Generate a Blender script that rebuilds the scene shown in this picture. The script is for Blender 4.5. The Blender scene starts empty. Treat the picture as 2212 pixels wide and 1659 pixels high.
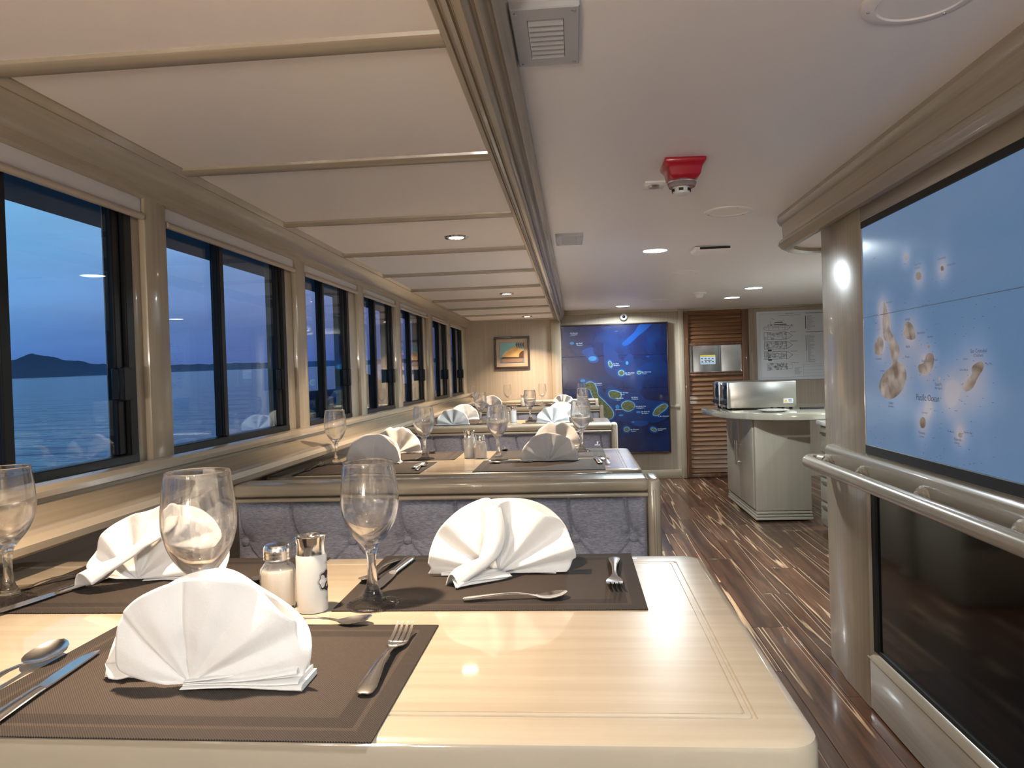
import bpy, bmesh, math, random
from mathutils import Vector, Matrix, noise
random.seed(7)
R = math.radians
S = bpy.context.scene
COL = S.collection

# ------------------------------------------------------------------ camera
F, CX, CY, ROLL, H = 1620.0, 1106.0, 829.5, 0.031, 1.11
YAW, PITCH = 0.0861018, 0.0155404
f_ = Vector((-math.sin(YAW)*math.cos(PITCH), math.cos(YAW)*math.cos(PITCH), -math.sin(PITCH)))
r0 = Vector((math.cos(YAW), math.sin(YAW), 0)); u0 = r0.cross(f_)
r_ = r0*math.cos(ROLL) - u0*math.sin(ROLL)
u_ = r0*math.sin(ROLL) + u0*math.cos(ROLL)
EYE = Vector((0, 0, H))
cam = bpy.data.cameras.new('camera'); co = bpy.data.objects.new('camera', cam); COL.objects.link(co)
M = Matrix((r_, u_, -f_)).transposed().to_4x4(); M.translation = EYE
co.matrix_world = M
cam.sensor_width = 36; cam.lens = F/2212*36; cam.clip_start = 0.02; cam.clip_end = 20000
S.camera = co

def _ray(x, y):
    return f_*F + r_*(x-CX) - u_*(y-CY)
def onz(x, y, z):      # point of the horizontal plane z seen at a photo position
    d = _ray(x, y); return EYE + d*((z-H)/d.z)
def onx(x, y, X):
    d = _ray(x, y); return EYE + d*(X/d.x)
def ony(x, y, Y):
    d = _ray(x, y); return EYE + d*(Y/d.y)

# ------------------------------------------------------------------ view, world
S.view_settings.view_transform = 'Standard'; S.view_settings.look = 'None'
S.view_settings.exposure = 1.78; S.view_settings.gamma = 1.0
S.view_settings.use_curve_mapping = False
W = bpy.data.worlds.new('dusk_sky'); S.world = W; W.use_nodes = True
wn, wl = W.node_tree.nodes, W.node_tree.links
wn.clear()
def sl(c):  # sRGB 0-255 -> linear
    return tuple(((v/255)/12.92 if v/255 <= .04045 else ((v/255+.055)/1.055)**2.4) for v in c) + (1,)
def ramp_set(rmp, stops):
    el = rmp.color_ramp.elements
    while len(el) > 1: el.remove(el[-1])
    el[0].position = stops[0][0]; el[0].color = stops[0][1]
    for p, c in stops[1:]:
        e = el.new(p); e.color = c
tc = wn.new('ShaderNodeTexCoord'); sx = wn.new('ShaderNodeSeparateXYZ'); wl.new(tc.outputs['Generated'], sx.inputs[0])
mr = wn.new('ShaderNodeMapRange'); mr.inputs[1].default_value = -0.1; mr.inputs[2].default_value = 0.6
wl.new(sx.outputs['Z'], mr.inputs[0])
ra = wn.new('ShaderNodeValToRGB'); wl.new(mr.outputs[0], ra.inputs[0])
ramp_set(ra, [(0, sl((50, 78, 120))), (.14, sl((62, 92, 142))), (.2, sl((76, 114, 168))), (.3, sl((98, 148, 194))), (.46, sl((114, 168, 200))), (.8, sl((122, 170, 208))), (1, sl((105, 150, 195)))])
ra2 = wn.new('ShaderNodeValToRGB'); wl.new(mr.outputs[0], ra2.inputs[0])
ramp_set(ra2, [(0, sl((58, 70, 112))), (.16, sl((72, 86, 138))), (.28, sl((112, 116, 160))), (.4, sl((128, 140, 182))), (.8, sl((125, 150, 190))), (1, sl((105, 150, 195)))])
ms = wn.new('ShaderNodeMapRange'); ms.inputs[1].default_value = .74; ms.inputs[2].default_value = .97
wl.new(sx.outputs['Y'], ms.inputs[0])
mx = wn.new('ShaderNodeMixRGB'); wl.new(ms.outputs[0], mx.inputs[0]); wl.new(ra.outputs[0], mx.inputs[1]); wl.new(ra2.outputs[0], mx.inputs[2])
# soft low cloud banks
mp = wn.new('ShaderNodeMapping'); mp.inputs['Scale'].default_value = (2, 2, 14); wl.new(tc.outputs['Generated'], mp.inputs[0])
nz = wn.new('ShaderNodeTexNoise'); nz.inputs['Scale'].default_value = 1.6; nz.inputs['Detail'].default_value = 4; wl.new(mp.outputs[0], nz.inputs[0])
cr = wn.new('ShaderNodeMapRange'); cr.inputs[1].default_value = .35; cr.inputs[2].default_value = .7; cr.inputs[3].default_value = .86; cr.inputs[4].default_value = 1.1
wl.new(nz.outputs[0], cr.inputs[0])
mu = wn.new('ShaderNodeVectorMath'); mu.operation = 'SCALE'; wl.new(mx.outputs[0], mu.inputs[0]); wl.new(cr.outputs[0], mu.inputs['Scale'])
bg = wn.new('ShaderNodeBackground'); wl.new(mu.outputs[0], bg.inputs[0]); bg.inputs[1].default_value = 0.42
wo = wn.new('ShaderNodeOutputWorld'); wl.new(bg.outputs[0], wo.inputs[0])

# ------------------------------------------------------------------ lamps (positions shared with the fittings)
TABLE_LAMPS = [(-.47, -1.15, 1.70), (-.47, .93, 1.685), (-.47, 3.03, 1.668), (-.46, 5.13, 1.652), (-.45, 7.1, 1.636)]
AISLE_LAMPS = [(.43, 4.0, 1.72), (.46, 7.2, 1.70), (1.34, 6.55, 1.70), (1.36, 5.85, 1.705), (.43, .1, 1.745), (.43, -2.0, 1.75), (2.3, 5.2, 1.60), (2.3, 3.4, 1.60)]  # last four are unseen fill lights, added by the viewer and beyond the partition
WARM = (1.0, .74, .50); COOL = (.86, .97, 1.0)
P_WARM, P_COOL = 3.9, 13.0
def area_lamp(name, p, size, power, color, spread):
    l = bpy.data.lights.new(name, 'AREA'); l.shape = 'DISK'; l.size = size; l.energy = power; l.color = color; l.spread = R(spread)
    o = bpy.data.objects.new(name, l); COL.objects.link(o); o.location = p
    return o
for p in TABLE_LAMPS: area_lamp('table_lamp_light', (p[0], p[1], p[2]-.012), .045, P_WARM, WARM, 105)
for p, k in zip(AISLE_LAMPS, (1.15, .7, .9, .9, .3, 1.8, .6, .6)): area_lamp('aisle_lamp_light', (p[0], p[1], p[2]-.012), .12, P_COOL*k, COOL, 165)

# two unseen fill lights added behind the viewer, dressed as globe wall lamps
FILL_GLOBES = [(-.95, -2.86, 1.02), (-.60, -2.86, 1.02)]
for p in FILL_GLOBES:
    l = bpy.data.lights.new('globe_lamp_light', 'POINT'); l.energy = 14; l.color = (1.0, .93, .86); l.shadow_soft_size = .09
    o = bpy.data.objects.new('globe_lamp_light', l); COL.objects.link(o); o.location = (p[0], p[1]+.02, p[2])
FILL_TLAMP = (-.55, -1.22, 1.04)   # unseen fill light added behind the viewer, dressed as a small table lamp
l = bpy.data.lights.new('small_lamp_light', 'POINT'); l.energy = 14; l.color = (1.0, .86, .72); l.shadow_soft_size = .07
o = bpy.data.objects.new('small_lamp_light', l); COL.objects.link(o); o.location = FILL_TLAMP
# ------------------------------------------------------------------ materials
MATS = {}
def mat(name, color=(.5, .5, .5), rough=.5, metal=0, coat=0, spec=.5, trans=0, ior=1.45, emit=None, estr=0, sheen=0):
    m = bpy.data.materials.new(name); m.use_nodes = True; MATS[name] = m
    b = m.node_tree.nodes['Principled BSDF']
    c = tuple(color)+(1,) if len(color) == 3 else color
    b.inputs['Base Color'].default_value = c
    b.inputs['Roughness'].default_value = rough; b.inputs['Metallic'].default_value = metal
    b.inputs['Coat Weight'].default_value = coat; b.inputs['Coat Roughness'].default_value = .06
    b.inputs['Specular IOR Level'].default_value = spec
    b.inputs['Transmission Weight'].default_value = trans; b.inputs['IOR'].default_value = ior
    b.inputs['Sheen Weight'].default_value = sheen
    if emit: b.inputs['Emission Color'].default_value = tuple(emit)+(1,) if len(emit) == 3 else emit; b.inputs['Emission Strength'].default_value = estr
    return m
def N(m, t): return m.node_tree.nodes.new(t)
def L(m, a, b): m.node_tree.links.new(a, b)
def bsdf(m): return m.node_tree.nodes['Principled BSDF']
def coords(m, scale=(1, 1, 1), rnd=False):
    t = N(m, 'ShaderNodeTexCoord'); mp = N(m, 'ShaderNodeMapping'); mp.inputs['Scale'].default_value = scale
    L(m, t.outputs['Object'], mp.inputs[0])
    if rnd:
        oi = N(m, 'ShaderNodeObjectInfo'); c = N(m, 'ShaderNodeCombineXYZ'); k = N(m, 'ShaderNodeMath'); k.operation = 'MULTIPLY'; k.inputs[1].default_value = 37
        L(m, oi.outputs['Random'], k.inputs[0]); L(m, k.outputs[0], c.inputs[0]); L(m, k.outputs[0], c.inputs[1]); L(m, c.outputs[0], mp.inputs['Location'])
    return mp.outputs[0]
def grain(name, c1, c2, scale, rough=.27, coat=.28, bump=.002, rnd=False, nscale=1.0, dist=.4, contrast=(.35, .65)):
    m = mat(name, c1, rough, coat=coat)
    v = coords(m, scale, rnd)
    n = N(m, 'ShaderNodeTexNoise'); n.inputs['Scale'].default_value = nscale; n.inputs['Detail'].default_value = 6; n.inputs['Distortion'].default_value = dist
    L(m, v, n.inputs[0])
    r = N(m, 'ShaderNodeValToRGB'); L(m, n.outputs[0], r.inputs[0]); ramp_set(r, [(contrast[0], tuple(c1)+(1,)), (contrast[1], tuple(c2)+(1,))])
    L(m, r.outputs[0], bsdf(m).inputs['Base Color'])
    if bump:
        b = N(m, 'ShaderNodeBump'); b.inputs['Strength'].default_value = bump; b.inputs['Distance'].default_value = .01
        L(m, n.outputs[0], b.inputs['Height']); L(m, b.outputs[0], bsdf(m).inputs['Normal'])
    return m
PW1, PW2 = (.335, .278, .205), (.378, .322, .242)
wood_y = grain('pickled_wood_lengthwise', PW1, PW2, (60, 1.5, 60))
wood_z = grain('pickled_wood_upright', PW1, PW2, (60, 60, 1.5))
wood_x = grain('pickled_wood_crosswise', PW1, PW2, (1.5, 60, 60))
wall_wood = grain('pickled_wall_panel', (.36, .30, .235), (.41, .35, .28), (70, 70, 1.2), rough=.55, coat=0)
table_wood = grain('cream_table_lacquer', (.305, .258, .195), (.35, .302, .235), (2.2, 55, 20), rough=.30, coat=.75, bump=0)
table_wood.node_tree.nodes['Principled BSDF'].inputs['Coat Roughness'].default_value = .045; table_wood.node_tree.nodes['Principled BSDF'].inputs['Specular IOR Level'].default_value = .12
counter_wood = grain('grey_beige_counter_laminate', (.33, .295, .235), (.35, .315, .25), (40, 40, 2), rough=.32, coat=.3)
ceil_main = mat('glossy_white_ceiling_laminate', (.88, .83, .81), .38, spec=.4)
ceil_soft = mat('warm_white_soffit_laminate', (.88, .82, .775), .38, spec=.4)
vinyl = mat('white_blind_fabric', (.62, .60, .60), .6)
blind_bar = mat('beige_blind_bar', (.45, .38, .31), .4)
black_frame = mat('black_window_frame', (.005, .006, .008), .4, spec=.3)
black_gloss = mat('black_gloss_glass', (.006, .008, .010), .08, spec=.4)
dark_base = mat('dark_subfloor', (.02, .012, .008), .5)
chrome = mat('chrome', (.82, .80, .78), .12, 1)
steel = mat('brushed_steel', (.50, .50, .47), .3, 1)
silver = mat('polished_cutlery_steel', (.80, .78, .76), .2, 1)
white_plastic = mat('white_plastic', (.75, .75, .74), .35)
grey_paint = mat('grey_vent_paint', (.46, .47, .50), .45)
ceramic = mat('white_ceramic', (.82, .82, .80), .12, coat=.6)
red_plastic = mat('red_plastic', (.42, .012, .025), .3, coat=.3)
clear_plastic = mat('clear_plastic', (.9, .9, .9), .15, trans=.8)
navy = mat('navy_plastic', (.03, .035, .09), .25, coat=.5)
black_matte = mat('black_matte', (.015, .015, .015), .6)
warm_glow = mat('warm_lamp_glow', (1, 1, 1), emit=(1, .80, .52), estr=8)
cool_glow = mat('white_lamp_glow', (1, 1, 1), emit=(.95, .99, 1), estr=4.5)
glass = mat('clear_glass', (1, 1, 1), 0.0, trans=1, ior=1.5)
_o = glass.node_tree.nodes['Material Output']; _t = glass.node_tree.nodes.new('ShaderNodeBsdfTransparent'); _m = glass.node_tree.nodes.new('ShaderNodeMixShader'); _m.inputs[0].default_value = .16
glass.node_tree.links.new(glass.node_tree.nodes['Principled BSDF'].outputs[0], _m.inputs[1]); glass.node_tree.links.new(_t.outputs[0], _m.inputs[2]); glass.node_tree.links.new(_m.outputs[0], _o.inputs[0])
salt_fill = mat('salt', (.86, .80, .72), .8)
frost = mat('frosted_pepper_mill_body', (.56, .57, .57), .25, coat=.6)
paper = mat('white_print_paper', (.62, .67, .72), .4, coat=.2)
ink = mat('dark_ink', (.05, .055, .07), .6)
ink_soft = mat('grey_ink', (.16, .19, .24), .6)
white_ink = mat('white_ink', (.40, .48, .60), .5)
dark_frame = mat('dark_brown_frame_wood', (.030, .014, .009), .35, coat=.3)
matboard = mat('beige_matboard', (.42, .33, .24), .7)
door_wood = grain('varnished_louvre_wood', (.10, .042, .020), (.27, .135, .062), (1.2, 30, 60), rough=.35, coat=.3, rnd=True, dist=1.2, contrast=(.3, .7))
door_frame_wood = grain('varnished_door_frame_wood', (.095, .042, .022), (.17, .08, .04), (40, 40, 1.2), rough=.35, coat=.3)
exterior_paint = mat('dark_blue_overhang_paint', (.11, .19, .28), .6)
hill_mat = mat('dusky_island_rock', (.10, .13, .19), .95, spec=.1)  # distance haze is put into the blue-grey base colour
cover_mat = mat('dark_blue_tarpaulin', (.02, .03, .06), .7)
bulwark_mat = mat('dark_bulwark_paint', (.03, .035, .045), .5)
rail_mat = mat('grey_painted_rail', (.30, .33, .38), .4)

# thin window glass: what you see is reflection over a faint tint
def thin_glass(name, tint):
    m = bpy.data.materials.new(name); m.use_nodes = True; nt = m.node_tree; nt.nodes.clear()
    o = N(m, 'ShaderNodeOutputMaterial'); mixn = N(m, 'ShaderNodeMixShader'); ge = N(m, 'ShaderNodeNewGeometry'); dt = N(m, 'ShaderNodeVectorMath'); dt.operation = 'DOT_PRODUCT'; L(m, ge.outputs['Incoming'], dt.inputs[0]); L(m, ge.outputs['Normal'], dt.inputs[1])
    def mm(op, a, b):
        n = N(m, 'ShaderNodeMath'); n.operation = op
        for i, x in enumerate((a, b)):
            if isinstance(x, (int, float)): n.inputs[i].default_value = x
            elif x is not None: L(m, x, n.inputs[i])
        return n.outputs[0]
    fr = mm('ADD', .035, mm('MULTIPLY', .95, mm('POWER', mm('SUBTRACT', 1.0, mm('ABSOLUTE', dt.outputs['Value'], 0)), 5.0)))   # Schlick reflectance, the same from both sides
    t = N(m, 'ShaderNodeBsdfTransparent'); t.inputs[0].default_value = tuple(tint)+(1,)
    g = N(m, 'ShaderNodeBsdfGlossy'); g.inputs['Roughness'].default_value = .01
    L(m, fr, mixn.inputs[0]); L(m, t.outputs[0], mixn.inputs[1]); L(m, g.outputs[0], mixn.inputs[2]); L(m, mixn.outputs[0], o.inputs[0])
    return m
pane_glass = thin_glass('window_glass', (.86, .95, 1.0))

# upholstery
fabric = mat('blue_grey_woven_upholstery', (.10, .11, .14), .85, sheen=.25)
v = coords(fabric, (1, 1, 1)); n1 = N(fabric, 'ShaderNodeTexNoise'); n1.inputs['Scale'].default_value = 90; n1.inputs['Detail'].default_value = 8; n1.inputs['Roughness'].default_value = .75
mpf = N(fabric, 'ShaderNodeMapping'); mpf.inputs['Scale'].default_value = (1, 1, 5); L(fabric, v, mpf.inputs[0]); L(fabric, mpf.outputs[0], n1.inputs[0])
rf = N(fabric, 'ShaderNodeValToRGB'); L(fabric, n1.outputs[0], rf.inputs[0]); ramp_set(rf, [(.32, (.15, .155, .20, 1)), (.5, (.27, .275, .335, 1)), (.68, (.44, .445, .51, 1))])
L(fabric, rf.outputs[0], bsdf(fabric).inputs['Base Color'])
bf = N(fabric, 'ShaderNodeBump'); bf.inputs['Strength'].default_value = .25; bf.inputs['Distance'].default_value = .002; L(fabric, n1.outputs[0], bf.inputs['Height']); L(fabric, bf.outputs[0], bsdf(fabric).inputs['Normal'])
# linen napkins
linen = mat('white_cotton_napkin', (.62, .61, .60), .85, sheen=.1)
v = coords(linen); n1 = N(linen, 'ShaderNodeTexNoise'); n1.inputs['Scale'].default_value = 28; n1.inputs['Detail'].default_value = 5; L(linen, v, n1.inputs[0])
n2 = N(linen, 'ShaderNodeTexNoise'); n2.inputs['Scale'].default_value = 900; L(linen, v, n2.inputs[0])
ad = N(linen, 'ShaderNodeMath'); ad.operation = 'MULTIPLY_ADD'; ad.inputs[1].default_value = .08; L(linen, n2.outputs[0], ad.inputs[0]); L(linen, n1.outputs[0], ad.inputs[2])
bf = N(linen, 'ShaderNodeBump'); bf.inputs['Strength'].default_value = .35; bf.inputs['Distance'].default_value = .006; L(linen, ad.outputs[0], bf.inputs['Height']); L(linen, bf.outputs[0], bsdf(linen).inputs['Normal'])
# woven placemat: colour bands run round the border
MW, MD = .443, .313
pm = mat('brown_woven_placemat', (.08, .06, .05), .7, spec=.2)
def mth(m, op, a, b=None, c=None):
    n = N(m, 'ShaderNodeMath'); n.operation = op
    for i, x in enumerate((a, b, c)):
        if x is None: continue
        if isinstance(x, (int, float)): n.inputs[i].default_value = x
        else: L(m, x, n.inputs[i])
    return n.outputs[0]
tcp = N(pm, 'ShaderNodeTexCoord'); sp = N(pm, 'ShaderNodeSeparateXYZ'); L(pm, tcp.outputs['Object'], sp.inputs[0])
dx = mth(pm, 'SUBTRACT', MW/2, mth(pm, 'ABSOLUTE', sp.outputs['X'])); dy = mth(pm, 'SUBTRACT', MD/2, mth(pm, 'ABSOLUTE', sp.outputs['Y']))
de = mth(pm, 'MINIMUM', dx, dy)
band = N(pm, 'ShaderNodeValToRGB'); band.color_ramp.interpolation = 'CONSTANT'
L(pm, mth(pm, 'MULTIPLY', de, 10), band.inputs[0])
ramp_set(band, [(0, (.034, .028, .025, 1)), (.20, (.052, .040, .034, 1)), (.255, (.029, .024, .022, 1)), (.46, (.045, .036, .031, 1))])
wx = mth(pm, 'SINE', mth(pm, 'MULTIPLY', sp.outputs['X'], 2400)); wy = mth(pm, 'SINE', mth(pm, 'MULTIPLY', sp.outputs['Y'], 2100))
wv = mth(pm, 'MULTIPLY', wx, wy)
mk = mth(pm, 'MULTIPLY_ADD', wv, .6, .95)
vm = N(pm, 'ShaderNodeVectorMath'); vm.operation = 'SCALE'; L(pm, band.outputs[0], vm.inputs[0]); L(pm, mk, vm.inputs['Scale'])
L(pm, vm.outputs[0], bsdf(pm).inputs['Base Color'])
bf = N(pm, 'ShaderNodeBump'); bf.inputs['Strength'].default_value = .5; bf.inputs['Distance'].default_value = .001; L(pm, wv, bf.inputs['Height']); L(pm, bf.outputs[0], bsdf(pm).inputs['Normal'])
# floor planks: brown with pale sapwood streaks
pk = mat('streaked_brown_vinyl_plank', (.1, .05, .03), .3, coat=.35)
v = coords(pk, (1, 1, 1), True)
m1 = N(pk, 'ShaderNodeMapping'); m1.inputs['Scale'].default_value = (15, .36, 1); L(pk, v, m1.inputs[0])
n1 = N(pk, 'ShaderNodeTexNoise'); n1.inputs['Scale'].default_value = 1; n1.inputs['Detail'].default_value = 1.4; n1.inputs['Distortion'].default_value = .08; L(pk, m1.outputs[0], n1.inputs[0])
r1 = N(pk, 'ShaderNodeValToRGB'); L(pk, n1.outputs[0], r1.inputs[0])
ramp_set(r1, [(.0, (.018, .010, .008, 1)), (.34, (.050, .022, .013, 1)), (.47, (.105, .046, .024, 1)), (.545, (.085, .038, .021, 1)), (.553, (.40, .25, .14, 1)), (.572, (.46, .30, .18, 1)), (.580, (.05, .022, .014, 1)), (.66, (.11, .05, .028, 1)), (1, (.05, .026, .018, 1))])
m2 = N(pk, 'ShaderNodeMapping'); m2.inputs['Scale'].default_value = (60, 4, 1); L(pk, v, m2.inputs[0])
n2 = N(pk, 'ShaderNodeTexNoise'); n2.inputs['Scale'].default_value = 1; n2.inputs['Detail'].default_value = 5; n2.inputs['Distortion'].default_value = 1.2; L(pk, m2.outputs[0], n2.inputs[0])
k = N(pk, 'ShaderNodeMapRange'); k.inputs[1].default_value = .3; k.inputs[2].default_value = .7; k.inputs[3].default_value = .5; k.inputs[4].default_value = 1.3; L(pk, n2.outputs[0], k.inputs[0])
oi = N(pk, 'ShaderNodeObjectInfo'); k2 = mth(pk, 'MULTIPLY_ADD', oi.outputs['Random'], .7, .65)
vm = N(pk, 'ShaderNodeVectorMath'); vm.operation = 'SCALE'; L(pk, r1.outputs[0], vm.inputs[0]); L(pk, mth(pk, 'MULTIPLY', k.outputs[0], k2), vm.inputs['Scale'])
L(pk, vm.outputs[0], bsdf(pk).inputs['Base Color'])
# sea
sea_m = mat('dusk_sea_water', (.012, .035, .06), .12, spec=.5, ior=1.33)
t = N(sea_m, 'ShaderNodeTexCoord'); mp1 = N(sea_m, 'ShaderNodeMapping'); mp1.inputs['Scale'].default_value = (.16, .5, 1); mp1.inputs['Rotation'].default_value = (0, 0, .6); L(sea_m, t.outputs['Object'], mp1.inputs[0])
n1 = N(sea_m, 'ShaderNodeTexNoise'); n1.inputs['Scale'].default_value = 1.0; n1.inputs['Detail'].default_value = 5; L(sea_m, mp1.outputs[0], n1.inputs[0])
bf = N(sea_m, 'ShaderNodeBump'); bf.inputs['Strength'].default_value = .55; bf.inputs['Distance'].default_value = 1.0; L(sea_m, n1.outputs[0], bf.inputs['Height']); L(sea_m, bf.outputs[0], bsdf(sea_m).inputs['Normal'])

# ------------------------------------------------------------------ mesh builder
def wloc(o):
    v = Vector((0, 0, 0))
    while o: v += o.location; o = o.parent
    return v
class B:
    def __init__(s): s.v = []; s.f = []
    def add(s, vs, fs):
        k = len(s.v); s.v += [Vector(p) for p in vs]; s.f += [tuple(i+k for i in f) for f in fs]; return s
    def box(s, x0, x1, y0, y1, z0, z1):
        return s.add([(x0,y0,z0),(x1,y0,z0),(x1,y1,z0),(x0,y1,z0),(x0,y0,z1),(x1,y0,z1),(x1,y1,z1),(x0,y1,z1)],
                     [(0,3,2,1),(4,5,6,7),(0,1,5,4),(1,2,6,5),(2,3,7,6),(3,0,4,7)])
    def rings(s, rings, closed=True, caps=True, loop=False):
        n = len(rings[0]); vs = [p for r in rings for p in r]; fs = []
        m = len(rings)
        for a in range(m if loop else m-1):
            b = (a+1) % m
            for i in range(n if closed else n-1):
                j = (i+1) % n
                fs.append((a*n+i, a*n+j, b*n+j, b*n+i))
        if caps and not loop and closed:
            fs.append(tuple(range(n))[::-1]); fs.append(tuple((m-1)*n+i for i in range(n)))
        return s.add(vs, fs)
    def lathe(s, prof, n=32, c=(0,0,0), axis='z'):
        rr = []
        for r, z in prof:
            ring = []
            for i in range(n):
                a = 2*math.pi*i/n; x, y = max(r, 1e-5)*math.cos(a), max(r, 1e-5)*math.sin(a)
                p = (x, y, z) if axis == 'z' else ((z, x, y) if axis == 'x' else (y, z, x))
                ring.append((p[0]+c[0], p[1]+c[1], p[2]+c[2]))
            rr.append(ring)
        return s.rings(rr)
    def prism(s, poly, axis, a0, a1):
        def P(u, w, a):
            return (u, w, a) if axis == 'z' else ((a, u, w) if axis == 'x' else (u, a, w))
        return s.rings([[P(u, w, a0) for u, w in poly], [P(u, w, a1) for u, w in poly]])
    def tube(s, pts, r, n=12, closed=False):
        pts = [Vector(p) for p in pts]; rr = []; m = len(pts); up = Vector((0, 0, 1))
        for i, p in enumerate(pts):
            d = (pts[(i+1) % m]-pts[i-1]) if closed else (pts[min(i+1, m-1)]-pts[max(i-1, 0)])
            d.normalize(); u = up if abs(d.z) < .9 else Vector((1, 0, 0))
            a = d.cross(u).normalized(); b = a.cross(d)
            q = r[i] if isinstance(r, (list, tuple)) else r
            rr.append([p+a*q*math.cos(2*math.pi*k/n)+b*q*math.sin(2*math.pi*k/n) for k in range(n)])
        return s.rings(rr, loop=closed)
    def xf(s, M):
        s.v = [M @ p for p in s.v]; return s
    def build(s, name, m, parent=None, bevel=0, smooth=None, seg=2, local=False):
        off = Vector((0,0,0)) if local or parent is None else wloc(parent)
        me = bpy.data.meshes.new(name); me.from_pydata([p-off for p in s.v], [], s.f)
        bm = bmesh.new(); bm.from_mesh(me)
        bmesh.ops.recalc_face_normals(bm, faces=bm.faces)
        if bevel:
            es = [e for e in bm.edges if len(e.link_faces) == 2 and e.calc_face_angle(0) > .5]
            bmesh.ops.bevel(bm, geom=es, offset=bevel, segments=seg, profile=.5, affect='EDGES', clamp_overlap=True)
        bm.to_mesh(me); bm.free()
        me.materials.append(m)
        if smooth is None: smooth = bevel > 0
        if smooth:
            me.shade_smooth(); me.set_sharp_from_angle(angle=.65)
        o = bpy.data.objects.new(name, me); COL.objects.link(o)
        if parent: o.parent = parent
        return o
def tag(o, label=None, cat=None, group=None, kind=None):
    if label: o['label'] = label
    if cat: o['category'] = cat
    if group: o['group'] = group
    if kind: o['kind'] = kind
    return o
def empty(name, loc=(0,0,0), label=None, cat=None, group=None, kind=None):
    o = bpy.data.objects.new(name, None); COL.objects.link(o); o.location = loc; o.empty_display_size = .05
    return tag(o, label, cat, group, kind)
def dup(root, loc, rotz=0, label=None, cat=None, group=None):
    r = root.copy(); COL.objects.link(r); r.location = loc; r.rotation_euler = (0, 0, rotz)
    for k in ('label', 'group'):
        if k in r: del r[k]
    tag(r, label, cat, group)
    def rec(src, dst):
        for ch in list(src.children):
            c = ch.copy(); COL.objects.link(c); c.parent = dst; rec(ch, c)
    rec(root, r); return r
def struct(name, label): return empty(name, (0,0,0), label, None, None, 'structure')
def smooth_closed(pts, sub=6):
    out = []; n = len(pts)
    for i in range(n):
        p0, p1, p2, p3 = [Vector(pts[(i+k-1) % n]) for k in range(4)]
        for j in range(sub):
            t = j/sub
            out.append(.5*((2*p1)+(p2-p0)*t+(2*p0-5*p1+4*p2-p3)*t*t+(3*p1-p0-3*p2+p3)*t**3))
    return out
def smooth_open(pts, sub=6):
    out = []; n = len(pts)
    for i in range(n-1):
        p0, p1, p2, p3 = [Vector(pts[min(max(i+k-1, 0), n-1)]) for k in range(4)]
        for j in range(sub):
            t = j/sub
            out.append(.5*((2*p1)+(p2-p0)*t+(2*p0-5*p1+4*p2-p3)*t*t+(3*p1-p0-3*p2+p3)*t**3))
    out.append(Vector(pts[-1])); return out
def text_into(b, string, size, place, align='LEFT', shear=0, bold=0):
    """letters as a thin mesh; place(x, y) -> point"""
    c = bpy.data.curves.new('t', 'FONT'); c.body = string; c.size = size; c.align_x = align; c.shear = shear; c.resolution_u = 2; c.offset = bold
    o = bpy.data.objects.new('t', c); COL.objects.link(o)
    dg = bpy.context.evaluated_depsgraph_get(); me = o.evaluated_get(dg).to_mesh()
    b.add([place(p.co.x, p.co.y) for p in me.vertices], [tuple(q.vertices) for q in me.polygons])
    o.evaluated_get(dg).to_mesh_clear(); bpy.data.objects.remove(o); bpy.data.curves.remove(c)

# ------------------------------------------------------------------ setting
def zs(y): return 1.69-.0075*y          # low ceiling over the tables
def zc(x, y): return 1.757-.0056*y-.028*min(1, max(0, x)/.9)**2   # main ceiling, slightly crowned
YB = 7.6
fl = struct('floor', 'dark brown streaked plank floor of the dining saloon')
B().box(-1.3, 3.0, -3, YB+.1, -.06, -.004).build('subfloor', dark_base, fl)
pw, pl = .155, 1.15
pb = B().box(-pw/2+.0006, pw/2-.0006, -pl/2+.0006, pl/2-.0006, -.004, 0).build('plank', pk, fl, bevel=.0012, seg=1)
first = True
cnt = 0
for i in range(28):
    x = -1.15+pw/2+i*pw
    off = (i*.41) % 1*pl
    for j in range(-1, 9):
        y = j*pl-.3+off-.4
        if y-pl/2 > YB or y+pl/2 < -.6: continue
        o = pb if first else pb.copy()
        if not first: COL.objects.link(o)
        first = False; cnt += 1
        o.location = (x, y, random.uniform(-.0003, .0003))
# walls
wf = struct('wall_front', 'beige wall behind the viewer')
B().box(-1.3, 3.0, -3.1, -3.0, -.05, 1.85).build('wall_panel', wall_wood, wf)
wl_ = struct('wall_left', 'window wall with deep moulded wooden sill')
prof = [(-1.22, .90), (-1.10, .902), (-1.10, .915), (-1.055, .922), (-1.038, .918), (-1.030, .908), (-1.034, .896), (-1.050, .890),
        (-1.052, .884), (-.972, .858), (-.956, .861), (-.940, .855), (-.932, .842), (-.936, .828), (-.950, .820), (-1.02, .818), (-1.03, .81), (-1.10, .805), (-1.10, 0), (-1.22, 0)]
B().prism(prof, 'y', -3, YB).build('sill', wood_y, wl_, smooth=True)
B().box(-1.22, -1.10, -3, YB, 1.60, 1.80).build('header', wood_y, wl_)
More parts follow.
